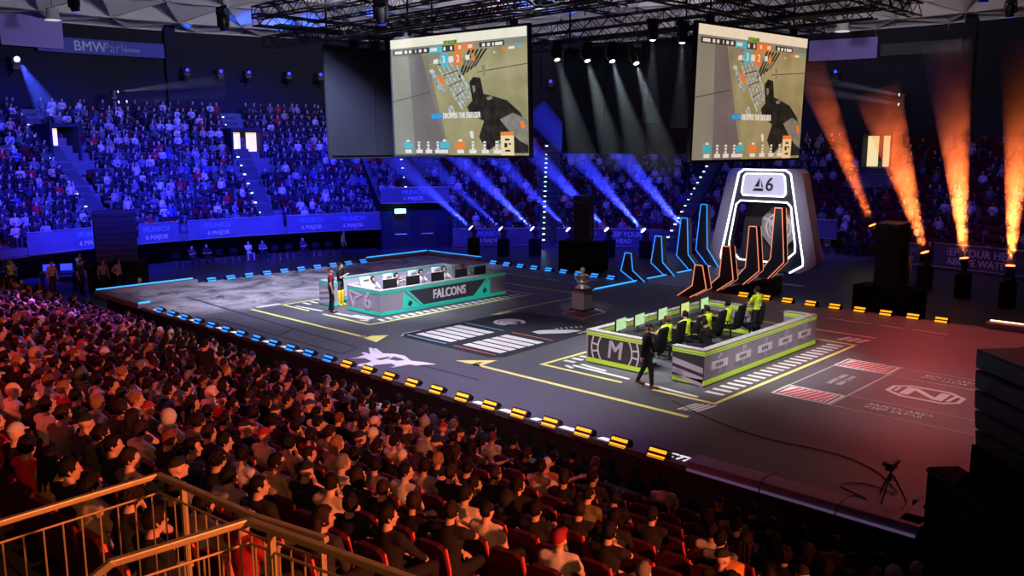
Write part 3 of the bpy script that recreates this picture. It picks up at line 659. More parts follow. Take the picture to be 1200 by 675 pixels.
# dashes along the back and dark panel joints
for x0, x1 in ((-9.3,-6.9),(-6.5,-5.6),(-5.2,-4.1),(3.3,4.8),(5.4,6.6),(7.4,9.0),(9.3,10.2),(10.4,11.6)): deco('back_dash', 'white', lambda b: line2(b, (x0,7.85), (x1,7.85), .1))
for x0, y0, x1, y1 in ((-14.5,-6.3,-1.8,-6.9),(-9.2,-7.7,-1.4,-7.75),(-5.6,-6.75,-5.0,-7.7),(-1.6,-6.9,-1.3,-7.75),(1.2,-7.0,4.0,-6.95),(-16.5,7.3,-3.5,7.1)): deco('panel_joint', 'dkline', lambda b: line2(b, (x0,y0), (x1,y1), .1, .004))
for x, w in ((-12.75,.2),(-10.6,.4),(-9.6,.4),(-7.6,.4),(-6.6,.35),(-4.5,.3),(-3.4,.3),(-2.6,.2),(5.55,.35),(6.55,.45),(7.45,.2),(8.5,.55),(9.6,.5)):
    deco('edge_mark', 'edgewhite', lambda b: poly(b, [(x-w/2,-8.52),(x+w/2,-8.52),(x+w/2+.05,-8.36),(x-w/2+.05,-8.36)]))  # white marks with emission added in their material
deco('edge_lettering', 'edgewhite', lambda b: text(b, 'CTRL', .36, frame((11.42,-8.3,0), (1,0,0), (0,1,0)), .02, 1.0, .008, .2))
# ---- light bars round the edge
def barlight(mt):
    t = thing('light_bar', '', 'stage light')
    b = bm_(); mtx = Matrix.Rotation(.9, 4, 'X'); rbox(b, (0,0,0), (.5,.3,.16), .02, mtx=mtx); obj('housing', b, 'black', t)
    for s in (-1, 1):
        b = bm_(); rbox(b, (0,s*.066,.082), (.42,.07,.02), .006, mtx=mtx); obj('tube', b, mt, t)
    for x in (-.265, .265):
        b = bm_(); box(b, (x,.03,-.1), (.025,.1,.28)); obj('bracket', b, 'black', t)
    return t
# base pose faces -y and up
BB, BO = barlight('ledblue'), barlight('ledorange')
first = {'b': 1, 'o': 1}
def put_bar(kind, x, y, z, rz, label, grp):
    src = BB if kind == 'b' else BO
    o = src if first[kind] else dup(src); first[kind] = 0
    o.location = (x, y, z); o.rotation_euler = (0, 0, rz); o['label'] = label; o['group'] = grp
for i in range(12): put_bar('b', -12.25+i*1.032, -8.47, .0, 0, nth(i+1)+' glowing blue light bar from the left end of the near stage edge', 'blue light bars on the near stage edge')
for i in range(12): put_bar('o', .05+i*.99, -8.47, .0, 0, nth(i+1)+' glowing orange light bar from the left on the near stage edge', 'orange light bars on the near stage edge')
for i in range(10): put_bar('b', -17.75, -3.5+i*.985, .05, PI/2, nth(i+1)+' blue light bar along the left end of the stage, counted from the near corner', 'blue light bars on the left stage end')
for i in range(9): put_bar('b', -12.05+i*.99, 9.85, .05, 0, nth(i+1)+' blue light bar from the left on the back edge of the stage', 'blue light bars on the back stage edge')
for i in range(9): put_bar('o', 2.87+i*.985, 9.85, .05, 0, nth(i+1)+' orange light bar from the left on the back edge of the stage', 'orange light bars on the back stage edge')
# ---- player booths
def booth(s):
    nm = 'green trimmed player booth on the right half of the stage' if s > 0 else 'teal trimmed player booth on the left half of the stage'
    t = thing('player_booth', nm, 'booth'); tr = 'lime' if s > 0 else 'teal'; H = 1.0
    X0, X1, Y0, Y1, w = 4.94, 8.94, -3.38, 3.38, .2
    def wall(name, x0, x1, y0, y1, core):
        xa, xb = sorted((s*x0, s*x1)); b = bm_(); box(b, ((xa+xb)/2,(y0+y1)/2,.49), (xb-xa,y1-y0,.94)); wl = obj(name, b, core, t)
        b = bm_(); rbox(b, ((xa+xb)/2,(y0+y1)/2,.985), (xb-xa+.02,y1-y0+.02,.05), .012); obj('ledge', b, 'cap', wl)
        b = bm_()
        for z0, z1 in ((.04,.17),(.905,.955),(.85,.88)): box(b, ((xa+xb)/2,(y0+y1)/2,(z0+z1)/2), (xb-xa+.012,y1-y0+.012,z1-z0))
        obj('trim_band', b, tr, wl); return wl
    inner = wall('long_panel', X0, X0+w, Y0, Y1, 'boothgrey'); outer = wall('long_panel', X1-w, X1, Y0, Y1, 'boothgrey')
    f1 = wall('end_panel', X0+w, 7.0, Y0, Y0+w, 'boothgrey'); f2 = wall('end_panel', 7.93, X1-w, Y0, Y0+w, 'boothgrey')
    wall('end_panel', X0+w, 7.0, Y1-w, Y1, 'boothgrey'); wall('end_panel', 7.93, X1-w, Y1-w, Y1, 'boothgrey')
    def on_end(x, z): return None
    FE = frame((0,Y0-.004,0), (1,0,0), (0,0,1))                     # near end faces, u = +x
    if s > 0:
        FO = frame((X1+.006,0,0), (0,1,0), (0,0,1))                 # outer long side, u = +y
        for k in range(5):
            y = -2.62+k*1.29
            pl = deco('name_plate', 'plate', lambda b: poly(b, [(y-.43,.4),(y+.43,.4),(y+.43,.62),(y-.43,.62)], .012, FO), outer)
            deco('plate_mark', 'boothdark', lambda b: [poly(b, [(y-.2+.1*j,.46),(y-.14+.1*j,.46),(y-.14+.1*j,.56),(y-.2+.1*j,.56)], .016, FO) for j in range(4)], pl)
            em = deco('plate_emblem', 'boothlav', lambda b: (poly(b, [(y-.06,.64),(y+.1,.64),(y+.17,.78),(y+.02,.82),(y-.03,.72)], .012, FO), poly(b, [(y-.12,.38),(y+.0,.22),(y+.12,.38)], .012, FO)), pl)
            deco('emblem_cut', 'boothgrey', lambda b: (poly(b, [(y,.67),(y+.06,.67),(y+.09,.74),(y+.03,.75)], .016, FO), poly(b, [(y-.05,.36),(y,.28),(y+.05,.36)], .016, FO)), pl)
        deco('panel_back', 'boothdark', lambda b: poly(b, [(5.0,.18),(6.98,.18),(6.98,.84),(5.0,.84)], .006, FE), f1)
        deco('team_letter', 'boothlav', lambda b: text(b, 'M', .74, FE @ Matrix.Translation((5.98,.51,.006)), .02, .95, .012, .12), f1)
        def rings(b):
            c = (5.98,.51)
            for r1, a0, a1 in ((.8,-.42,.42),(.8,PI-.42,PI+.42),(.58,-.6,.6),(.58,PI-.6,PI+.6)): polyline2(b, [(c[0]+r1*1.05*math.cos(q),c[1]+r1*math.sin(q)) for q in np.linspace(a0, a1, 14)], .045, .012, FE)
            for a in (.15,-.15,PI+.15,PI-.15): line2(b, (c[0]+.6*math.cos(a),c[1]+.58*math.sin(a)), (c[0]+.84*math.cos(a),c[1]+.8*math.sin(a)), .05, .012, FE)
        deco('ring_emblem', 'plate', rings, f1)
        for k in range(3): deco('slanted_stripe', 'boothlav', lambda b: poly(b, [(7.95,.68-.26*k),(8.9,.52-.26*k),(8.9,.36-.26*k if k < 2 else .2),(7.95,.52-.26*k if k < 2 else .19)], .01, FE), f2)
        deco('panel_back', 'boothdark', lambda b: poly(b, [(7.94,.18),(8.93,.18),(8.93,.84),(7.94,.84)], .005, FE), f2)
    else:
        FI = frame((-X0+.006,0,0), (0,1,0), (0,0,1))                # long side facing the middle
        deco('team_panel', 'boothdark', lambda b: poly(b, [(-1.95,.83),(-1.25,.2),(1.45,.2),(2.15,.83)], .008, FI), inner)
        deco('panel_outline', 'teal', lambda b: polyline2(b, [(-2.1,.86),(-1.28,.17),(1.5,.17),(2.3,.86)], .07, .016, FI), inner)
        deco('team_lettering', 'plate', lambda b: text(b, 'FALCONS', .5, FI @ Matrix.Translation((.12,.53,.008)), .035, .78, .012), inner)
        for sg_, y in ((-1,-1.95),(1,2.1)):
            deco('corner_triangle', 'teal', lambda b: poly(b, [(y-.33,.17),(y+.55,.17),(y-.33,.82)] if sg_ < 0 else [(y-.62,.17),(y+.33,.17),(y+.33,.82)], .012, FI), inner)
            deco('bird_emblem', 'gatedark', lambda b: poly(b, [(y-.12,.32),(y,.22),(y+.12,.34),(y+.08,.46),(y+.02,.4),(y-.03,.5),(y-.06,.4)], .018, FI), inner)
        FE2 = frame((0,Y0-.004,0), (1,0,0), (0,0,1))
        deco('arrow_emblem', 'boothlav', lambda b: (polyline2(b, [(-6.9,.8),(-6.62,.22),(-6.5,.55),(-6.15,.7),(-6.85,.8)], .1, .01, FE2), text(b, '6', .9, FE2 @ Matrix.Translation((-5.72,.5,0)), .03, .95, .012)), f1)
        for k in range(3): deco('slanted_stripe', 'boothlav', lambda b: poly(b, [(-8.9,.62-.22*k),(-7.95,.76-.22*k),(-7.95,.64-.22*k),(-8.9,.5-.22*k)], .01, FE2), f2)
        FB = frame((-X1+w+.006,0,0), (0,1,0), (0,0,1))              # inside of the far long panel
        for k in range(7): deco('sponsor_mark', 'plate', lambda b: [poly(b, [(-2.9+k*.85+.13*j,.62),(-2.8+k*.85+.13*j,.62),(-2.8+k*.85+.13*j,.74),(-2.9+k*.85+.13*j,.74)], .008, FB) for j in range(4)], outer)
        deco('panel_print', 'boothlav', lambda b: poly(b, [(-3.1,.2),(3.1,.2),(3.1,.9),(-3.1,.9)], .004, FB), outer)
    return t
booth(1); booth(-1)
# desks, monitors, chairs
def desk(x, s, label):
    t = thing('gaming_desk', label, 'desk', (x,0,0)); b = bm_(); rbox(b, (0,0,.72), (.75,5.9,.045), .012); obj('desk_top', b, 'black', t)
    for y in (-2.8,-1.45,0,1.45,2.8):
        b = bm_(); box(b, (0,y,.35), (.6,.05,.7)); obj('leg', b, 'darkmetal', t)
desk(5.6, 1, 'long black players desk inside the right booth'); desk(-5.58, -1, 'long black players desk inside the left booth')
def monitor(scr, lab):
    t = thing('monitor', lab, 'monitor')
    b = bm_(); rbox(b, (0,0,.36), (.62,.05,.38), .012); obj('casing', b, 'black', t)
    b = bm_(); box(b, (0,.027,.36), (.58,.006,.34)); obj('screen', b, scr, t)
    b = bm_(); box(b, (0,-.03,.12), (.06,.03,.28)); rbox(b, (0,-.02,.012), (.26,.18,.024), .006); obj('stand', b, 'black', t)
    return t
def scr_mat(nm, c1, c2):
    m, n, l, bs = nodes(nm); tc = n.new('ShaderNodeTexCoord'); v = n.new('ShaderNodeTexVoronoi'); v.inputs['Scale'].default_value = 9; l.new(tc.outputs['Object'], v.inputs['Vector'])
    r = n.new('ShaderNodeValToRGB'); r.color_ramp.elements[0].color = (*c1,1); r.color_ramp.elements[1].color = (*c2,1); l.new(v.outputs['Distance'], r.inputs[0]); r.color_ramp.elements[1].position = .6
    bs.inputs['Base Color'].default_value = (0,0,0,1); l.new(r.outputs[0], bs.inputs['Emission Color']); bs.inputs['Emission Strength'].default_value = .9; return m
M['scrg'] = scr_mat('monitor_green', (.3,.75,.15), (.6,.85,.5)); M['scry'] = scr_mat('monitor_yellow', (.65,.75,.05), (.75,.85,.3)); M['scrb'] = scr_mat('monitor_blue', (.3,.4,.5), (.5,.6,.65))
mr = [monitor('scrg', ''), monitor('scry', '')]; mb_ = monitor('scrb', '')
for k, y in enumerate((-2.5,-1.55,-.3,1.0,2.2)):
    src = mr[1 if k in (3,) else 0]; o = src if k in (0, 3) else dup(src); o.location = (5.52,y,.743); o.rotation_euler = (0,0,-PI/2+.12)
    o['label'] = nth(k+1)+' glowing green monitor on the right booth desk, counted from the near end'; o['group'] = 'monitors in the right booth'
for k, y in enumerate((-2.45,-1.3,0,1.3,2.4)):
    o = mb_ if k == 0 else dup(mb_); o.location = (-5.5,y,.743); o.rotation_euler = (0,0,PI/2-.1); o['label'] = nth(k+1)+' dark backed monitor on the left booth desk, counted from the near end'; o['group'] = 'monitors in the left booth'
def gchair(mt, lab):
    t = thing('gaming_chair', lab, 'chair')
    b = bm_(); rbox(b, (0,.0,.47), (.54,.52,.11), .04); obj('seat', b, mt, t, True)
    b = bm_(); q = Matrix.Translation((0,-.27,.5)) @ Matrix.Rotation(.16, 4, 'X'); rbox(b, (0,0,.38), (.5,.11,.72), .05, mtx=q); rbox(b, (.24,.04,.3), (.07,.16,.5), .03, mtx=q); rbox(b, (-.24,.04,.3), (.07,.16,.5), .03, mtx=q); bk = obj('backrest', b, mt, t, True)
    b = bm_(); rbox(b, (0,.05,.66), (.26,.09,.14), .03, mtx=q); obj('head_pillow', b, 'cap' if mt == 'blackcloth' else mt, bk, True)
    b = bm_(); cap(b, (0,0,.1), (0,0,.42), .035, .03)
    for a in range(5): cap(b, (0,0,.09), (.3*math.cos(a*1.2566),.3*math.sin(a*1.2566),.06), .028, .02, 6)
    obj('base', b, 'darkmetal', t)
    for s in (-1, 1):
        b = bm_(); cap(b, (s*.29,0,.46), (s*.29,0,.66), .02, .02, 6); rbox(b, (s*.29,.03,.68), (.08,.26,.04), .015); obj('armrest', b, 'black', t)
    return t
M['chairw'] = mat('chair_white', (.6,.6,.6), .6)
cb = gchair('blackcloth', ''); cw = gchair('chairw', '')
RY = [(-1.45,0),(-.4,0),(.85,0),(2.2,0),(3.0-.25,.25)]
for k, (y, dx) in enumerate(((-1.5,0),(-.42,0),(.85,0),(2.1,0),(2.72,.35),(-2.6,.1))):
    o = cb if k == 0 else dup(cb); o.location = (6.62+dx,y,0); o.rotation_euler = (0,0,PI/2+(.1 if k != 4 else 1.0)); o['group'] = 'black gaming chairs in the right booth'
    o['label'] = ('black gaming chair turned aside, empty, in front of the standing player', )[0] if k == 4 else 'empty black gaming chair nearest the entrance of the right booth' if k == 5 else 'black gaming chair under the '+nth(k+1)+' seated player in yellow-green'
for k, y in enumerate((-2.5,-1.35,-.05,1.25,2.35)):
    o = cw if k == 0 else dup(cw); o.location = (-6.65,y,0); o.rotation_euler = (0,0,-PI/2); o['label'] = 'white gaming chair under the '+nth(k+1)+' player of the left booth'; o['group'] = 'white gaming chairs in the left booth'
# ---- plinth and trophy
t = thing('plinth', 'dark square plinth carrying the silver trophy in the middle of the stage', 'plinth', (-.35,2.95,0), .05)
b = bm_(); rbox(b, (0,0,.4), (.58,.58,.8), .015); obj('body', b, 'boothgrey', t); b = bm_(); rbox(b, (0,0,.82), (.68,.68,.05), .012); obj('top', b, 'black', t); b = bm_(); rbox(b, (0,0,.03), (.7,.7,.06), .012); obj('foot', b, 'black', t)
t = thing('trophy', 'pale silver trophy standing on the dark plinth', 'trophy', (-.35,2.95,.845), .4)
b = bm_(); lathe(b, [(.3,0),(.3,.05),(.22,.1),(.14,.16),(.17,.22),(.2,.32)], seg=24); obj('base', b, 'gold', t, True)
b = bm_(); lathe(b, [(.1,.3),(.08,.36),(.16,.44),(.24,.5),(.2,.56),(.07,.6),(.06,.64)], seg=24); lathe(b, [(.02,.62),(.08,.66),(.1,.72),(.08,.8),(.02,.83)], seg=18); obj('cup', b, 'gold', t, True)
for s in (-1, 1):
    b = bm_(); tube(b, [(s*.2,0,.5),(s*.3,0,.46),(s*.3,0,.36),(s*.2,0,.3)], .03, 8); obj('handle', b, 'gold', t, True)
# ---- ramp, ribs and gate
GX = -.9
t = thing('entrance_ramp', 'dark walkway with blue edge light leading from the gate to the stage', 'ramp')
b = bm_(); box(b, (GX,13.5,-.07), (4.1,6.9,.16)); obj('walkway', b, 'deck', t); b = bm_(); box(b, (GX,13.6,-.55), (3.9,6.9,.85)); obj('skirt', b, 'skirt', t)
b = bm_(); box(b, (GX-2.02,12.3,.02), (.07,11.0,.06)); obj('edge_light', b, 'ledcyan', t)
def rib(s, k, H, y, lab):
    led = 'ledblue' if s < 0 else 'ledcoral'
    t = thing('light_rib', lab, 'light rib', (GX+s*2.15, y, 0), 0, 'lit ribs along the '+('left' if s < 0 else 'right')+' side of the ramp')
    kx, kz = .78, .22*H+.15
    outer = [(0,0),(kx,kz*.95),(kx*.72,H),(kx*.72-.36,H),(kx*.12,kz*1.1),(-.62,0)]
    pts = [(s*x, z) for x, z in outer]
    FX = Matrix.Translation((0,.2,0)) @ Matrix.Rotation(PI/2, 4, 'X')
    b = bm_(); poly(b, pts if s > 0 else pts[::-1], .4, FX); obj('blade', b, 'boothdark', t)
    for part_ in (outer[:4], outer[3:]):
        b = bm_(); tube(b, [(s*x, -.205, z) for x, z in part_], .022, 6); obj('led_strip', b, led, t)
    b = bm_(); tube(b, [(s*x, .205, z) for x, z in outer[:3]], .018, 6); obj('led_strip', b, led, t)
for k, (y, H) in enumerate(((10.4,1.3),(12.9,1.9),(15.2,2.65),(17.05,3.25))): rib(-1, k, H, y, nth(k+1)+' blue edged rib beside the ramp, counted from the stage')
for k, (y, H) in enumerate(((8.4,1.4),(10.6,2.0),(12.9,2.7),(15.3,3.4))): rib(1, k, H, y, nth(k+1)+' orange edged rib beside the ramp, counted from the stage')
g = thing('gate', 'tall silver entrance gate with white light outlines and a backlit sign', 'gate', (-.42,17.5,0))
FG = Matrix.Rotation(PI/2, 4, 'X')        # u = x, v = z, thickness towards -y
def ring(b, O, I, y0, y1):
    n = len(O); V1 = [[b.verts.new((p[0],y,p[1])) for p in L] for L in (O, I) for y in (y0, y1)]
    for i in range(n):
        j = (i+1) % n
        for A, B in ((V1[0],V1[2]),(V1[3],V1[1]),(V1[1],V1[0]),(V1[2],V1[3])): b.faces.new((A[i],A[j],B[j],B[i]))
OUT = [(-2.15,0),(-2.96,.5),(-2.96,.75),(-2.02,4.95),(-1.75,5.14),(1.75,5.14),(2.02,4.95),(2.96,.75),(2.96,.5),(2.15,0)]
FAC = [(-1.6,0),(-2.28,.42),(-2.28,.62),(-1.42,4.9),(-1.15,5.08),(1.15,5.08),(1.42,4.9),(2.28,.62),(2.28,.42),(1.6,0)]
OPN = [(-1.2,.45),(-1.82,1.05),(-1.82,1.35),(-1.5,3.3),(-1.28,3.5),(1.28,3.5),(1.5,3.3),(1.82,1.35),(1.82,1.05),(1.2,.45)]
b = bm_(); ring(b, OUT, FAC, .0, .8); obj('shell', b, 'gate', g)
b = bm_(); ring(b, FAC, OPN, .06, .5); obj('front_frame', b, 'gatedark', g)
def outline(P, y, r, drop=0):
    b = bm_(); Q = [(x,y,z) for x, z in P]; tube(b, Q if drop else Q+[Q[0]], r, 6); return b
obj('light_outline', outline(FAC, .02, .05, 1), 'ledwhite', g); obj('light_outline', outline(OPN, .02, .04), 'ledwhite', g)
b = bm_(); SG = [(-1.22,3.95),(-1.1,3.78),(1.1,3.78),(1.22,3.95),(1.12,4.75),(.98,4.9),(-.98,4.9),(-1.12,4.75)]; poly(b, SG, .06, Matrix.Translation((0,.06,0)) @ FG); sgn = obj('sign', b, 'signglow', g)
obj('sign_outline', outline(SG, -.01, .035), 'ledwhite', sgn)
b = bm_(); FS = Matrix.Translation((0,-.005,0)) @ FG; text(b, '6', .95, FS @ Matrix.Translation((.3,4.34,0)), .015, .95, .02, .08)
poly(b, [(-.62,4.02),(.0,4.02),(-.05,4.16),(-.48,4.16)], .02, FS); poly(b, [(-.5,4.24),(-.24,4.24),(-.2,4.7)], .02, FS); poly(b, [(-.12,4.24),(-.02,4.2),(-.15,4.6)], .02, FS); obj('sign_lettering', b, 'gatedark', sgn)
b = bm_(); poly(b, [(-1.9,.3),(1.9,.3),(1.55,3.6),(-1.55,3.6)], .05, Matrix.Translation((0,1.35,0)) @ FG); obj('back_panel', b, 'gatedark', g)
b = bm_(); oc = [(1.02*math.cos(PI/8+k*PI/4)+.45, 2.15+1.1*math.sin(PI/8+k*PI/4)) for k in range(8)]; poly(b, oc, .16, Matrix.Translation((0,1.1,0)) @ FG); bd = obj('badge', b, 'badge', g)
FBd = Matrix.Translation((0,.93,0)) @ FG
b = bm_(); cc = (.45,2.15); polyline2(b, [(cc[0]+.68*math.cos(a),cc[1]+.68*math.sin(a)) for a in np.linspace(0, 2*PI, 28)[:-1]], .09, .03, FBd, True); polyline2(b, [(cc[0]+.5*math.cos(a),cc[1]+.5*math.sin(a)) for a in np.linspace(0, 2*PI, 24)[:-1]], .05, .03, FBd, True)
for s in (-1, 1):
    for q in range(3): poly(b, [(cc[0]+s*.12,cc[1]+.22-.14*q),(cc[0]+s*(.85-.12*q),cc[1]+.5-.12*q),(cc[0]+s*(.8-.16*q),cc[1]+.36-.12*q),(cc[0]+s*.12,cc[1]+.12-.14*q)][::s], .035, FBd)
poly(b, [(cc[0]-.1,cc[1]-.3),(cc[0]+.1,cc[1]-.3),(cc[0]+.14,cc[1]+.25),(cc[0],cc[1]+.4),(cc[0]-.14,cc[1]+.25)], .04, FBd); obj('winged_ring', b, 'emblem', bd)
# ---- camera tripod on the near right corner
t = thing('camera_tripod', 'black camera on a tripod at the near right corner of the stage', 'tripod', (15.3,-7.5,0)); t.scale = (.68,.68,.62)
for a in (.4, 2.5, 4.6):
    b = bm_(); cap(b, (.06*math.cos(a),.06*math.sin(a),.75), (.42*math.cos(a),.42*math.sin(a),.02), .03, .022, 6); obj('leg', b, 'black', t)
b = bm_(); cap(b, (0,0,.6), (0,0,.95), .04, .035); obj('column', b, 'black', t)
b = bm_(); rbox(b, (0,0,1.05), (.2,.42,.22), .03); cap(b, (0,.2,1.05), (0,.42,1.05), .07, .08, 12, True); rbox(b, (-.15,-.1,1.1), (.05,.16,.12), .01); obj('camera_body', b, 'black', t); b = bm_(); cap(b, (.05,-.15,.95), (.25,-.45,.8), .014, .014); obj('pan_handle', b, 'black', t)
b = bm_(); rbox(b, (.5,-.1,.06), (.3,.22,.12), .03); rbox(b, (.75,.1,.07), (.2,.16,.14), .03); tag(obj('cable_box', b, 'black'), 'small black boxes beside the tripod on the stage corner', 'box').location = (15.35,-7.3,0)
def cable(pts, r, label):
    P = [Vector(p) for p in pts]; Q = []
    for i in range(len(P)-1):
        p0 = P[max(i-1,0)]; p1 = P[i]; p2 = P[i+1]; p3 = P[min(i+2,len(P)-1)]
        for k in range(6):
            t_ = k/6; Q.append(.5*((2*p1)+(-p0+p2)*t_+(2*p0-5*p1+4*p2-p3)*t_**2+(-p0+3*p1-3*p2+p3)*t_**3))
    Q.append(P[-1]); b = bm_(); tube(b, Q, r, 5); tag(obj('cable', b, 'cable'), label, 'cable')
cable([(9.0,-5.0,.015),(10.4,-5.6,.015),(12.0,-6.0,.015),(13.6,-5.9,.015),(14.6,-6.3,.015),(15.3,-7.1,.02)], .011, 'long black cable running across the stage to the camera tripod')
cable([(15.3,-7.2,.02),(14.7,-7.1,.02),(14.4,-7.5,.02),(15.0,-7.8,.02),(14.9,-8.3,.2),(14.9,-8.9,.1),(14.9,-8.95,-.6)], .011, 'black cable hanging over the purple lit stage edge below the tripod')
cable([(13.2,-7.7,.015),(13.4,-8.2,.2),(13.45,-8.85,.2),(13.45,-8.95,-.5)], .011, 'short black cable over the stage edge left of the tripod')
# ------------------------------------------------------------------ screens above the stage
def img_mat(nm, stops, kind='noise', scale=2.0, es=.68, tint=(1,1,1)):
    m, n, l, bs = nodes(nm); tc = n.new('ShaderNodeTexCoord')
    z = n.new('ShaderNodeTexNoise'); z.inputs['Scale'].default_value = scale; z.inputs['Detail'].default_value = 6; l.new(tc.outputs['Object'], z.inputs['Vector'])
    r = n.new('ShaderNodeValToRGB'); e = r.color_ramp.elements
    e[0].position = .3; e[0].color = (*stops[0],1); e[1].position = .7; e[1].color = (*stops[-1],1); l.new(z.outputs['Fac'], r.inputs[0])
    bs.inputs['Base Color'].default_value = (0,0,0,1); bs.inputs['Roughness'].default_value = .6
    mx = n.new('ShaderNodeMix'); mx.data_type = 'RGBA'; mx.blend_type = 'MULTIPLY'; mx.inputs[0].default_value = 1
    oi = n.new('ShaderNodeObjectInfo'); l.new(r.outputs[0], mx.inputs[6]); l.new(oi.outputs['Color'], mx.inputs[7])
    l.new(mx.outputs[2], bs.inputs['Emission Color']); bs.inputs['Emission Strength'].default_value = es; return m
IM = dict(grey=img_mat('picture_grey', [(.3,.32,.29),(.42,.43,.36)], scale=.5), mauve=img_mat('picture_mauve', [(.2,.18,.2),(.28,.25,.26)], scale=.8), olive=img_mat('picture_olive', [(.36,.33,.16),(.6,.56,.32)], scale=.9), pale=img_mat('picture_pale', [(.3,.28,.2),(.42,.4,.28)], scale=2),
 dark=img_mat('picture_dark', [(.012,.012,.013),(.05,.046,.04)], scale=4), steel=img_mat('picture_steel', [(.12,.25,.28),(.95,1,1)], scale=7), line=img_mat('picture_line', [(.07,.07,.06),(.1,.09,.07)]), top=img_mat('picture_top', [(.78,.76,.64),(.85,.83,.7)], es=1.0),
 hud=img_mat('picture_hud', [(.03,.03,.035),(.07,.07,.08)]), teal=img_mat('picture_teal', [(.06,.5,.66),(.1,.6,.75)], es=.9), orange=img_mat('picture_orange', [(.85,.2,.03),(.95,.28,.06)], es=.9), white=img_mat('picture_white', [(.8,.8,.78),(.9,.9,.88)], es=.9), blue=img_mat('picture_blue', [(.03,.18,.7),(.06,.25,.8)], es=.9), green=img_mat('picture_green', [(.05,.15,.02),(.5,.7,.1)], scale=9),
 cream=img_mat('picture_cream', [(.85,.7,.4),(.9,.78,.5)], es=.9), glove=img_mat('picture_glove', [(.25,.24,.22),(.4,.38,.34)], scale=3))
for k, v in IM.items(): M['im_'+k] = v
SW, SH = 6.3, 4.12
def screen(name, label, loc, rz, tint=None):
    """u to the right on the picture, lit face towards local -y"""
    t = thing(name, label, 'screen', loc, rz); t.rotation_euler = (rad(1.5), 0, rz)
    b = bm_(); rbox(b, (0,.09,SH/2), (SW+.18,.15,SH+.18), .02); obj('cabinet', b, 'screenback', t)
    b = bm_()
    for k in (2, 4): box(b, (-SW/2+SW*k/6,.19,SH/2), (.05,.05,SH))
    box(b, (0,.19,.06), (SW,.06,.06)); box(b, (0,.19,SH-.06), (SW,.06,.06)); obj('back_frame', b, 'screenback', t)
    if tint is None: return t
    F_ = Matrix.Translation((-SW/2,.015,0)) @ FG @ Matrix.Diagonal((SW,SH,1,1)); cnt = [0]
    def pic(nm, mt, polys, lev):
        b = bm_()
        for P in polys: poly(b, [(x, 1-y) for x, y in P][::-1], .004, F_, z0=.004*lev)
        o = obj(nm, b, 'im_'+mt, t); o.color = (*tint, 1); return o
    pic('picture_left', 'grey', [[(0,0),(1,0),(1,1),(0,1)]], 0)
    pic('picture_band', 'mauve', [[(.14,.12),(.28,.12),(.44,1),(.17,1)]], 1)
    pic('picture_ground', 'olive', [[(.24,.12),(1,.12),(1,1),(.42,1)]], 1)
    pic('picture_pale', 'pale', [[(.25,.13),(.4,.13),(.38,.2),(.27,.24)], [(.55,.2),(.68,.22),(.64,.28),(.56,.26)]], 2)
    pic('picture_joint', 'line', [[(.66,.32),(1,.28),(1,.286),(.66,.327)], [(.0,.53),(.3,.46),(.3,.466),(.0,.537)]], 2)
    pic('picture_hatch', 'dark', [[(.52+.028*k,.36-.02*k),(.6+.03*k,.14),(.615+.03*k,.14),(.535+.028*k,.36-.02*k)] for k in range(5)], 2)
    pic('picture_ladder', 'steel', [[(.34+.035*k,.2+.0*k),(.355+.035*k,.2),(.555+.016*k,.62-.03*k),(.535+.016*k,.62-.03*k)] for k in range(5)]+[[(.3,.28),(.33,.27),(.42,.46),(.39,.48)], [(.43,.6),(.47,.58),(.5,.68),(.46,.68)]], 2)
    pic('picture_rungs', 'dark', [[(.36+.022*k,.24+.045*k),(.5+.012*k,.215+.04*k),(.5+.012*k,.222+.04*k),(.36+.022*k,.247+.045*k)] for k in range(0, 8, 2)], 3)
    pic('picture_red', 'orange', [[(.365,.33),(.4,.33),(.42,.4),(.385,.4)]], 3)
    pic('picture_weapon', 'dark', [[(.6,.4),(.63,.36),(.68,.37),(.7,.5),(.76,.52),(.86,.56),(.95,.66),(1,.8),(1,.98),(.9,.98),(.8,.9),(.72,.97),(.66,.85),(.7,.72),(.6,.66),(.58,.6),(.62,.55)]], 3)
    pic('picture_glove', 'glove', [[(.81,.71),(.9,.66),(1,.72),(1,.92),(.94,.88),(.87,.8)]], 4); pic('picture_sight', 'pale', [[(.62,.43),(.64,.43),(.645,.47),(.63,.49)], [(.69,.27),(.715,.27),(.72,.35),(.7,.36)], [(.72,.53),(.76,.52),(.76,.545),(.73,.555)], [(.775,.885),(.82,.87),(.8,.91)]], 4)
    pic('picture_spot', 'orange', [[(.945,.73),(.97,.72),(.985,.77),(.96,.79)]], 5); pic('picture_spot', 'green', [[(.95,.84),(.965,.83),(.965,.86),(.95,.865)]], 5)
    pic('top_banner', 'top', [[(0,0),(1,0),(1,.075),(0,.075)]], 5); pic('top_logo', 'green', [[(.42,.05),(.52,.05),(.52,.085),(.42,.085)]], 6)
    pic('score_strip', 'hud', [[(.02,.09),(.31,.09),(.31,.135),(.02,.135)], [(.68,.09),(.85,.09),(.85,.13),(.68,.13)]], 5)
    pic('score_marks', 'white', [[(x,.1),(x+w,.1),(x+w,.125),(x,.125)] for x, w in ((.035,.06),(.115,.02),(.15,.02),(.2,.008),(.23,.02),(.27,.02),(.7,.02),(.735,.02),(.77,.012),(.79,.05))], 6)
    pic('score_teal', 'teal', [[(.31,.09),(.41,.09),(.41,.14),(.31,.14)], [(.39,.16),(.45,.15),(.45,.26),(.4,.26)]], 6)
    pic('score_orange', 'orange', [[(.5,.085),(.645,.085),(.645,.14),(.5,.14)], [(.5,.15),(.555,.15),(.55,.26),(.495,.26)], [(.62,.17),(.645,.17),(.645,.23),(.62,.23)]], 6)
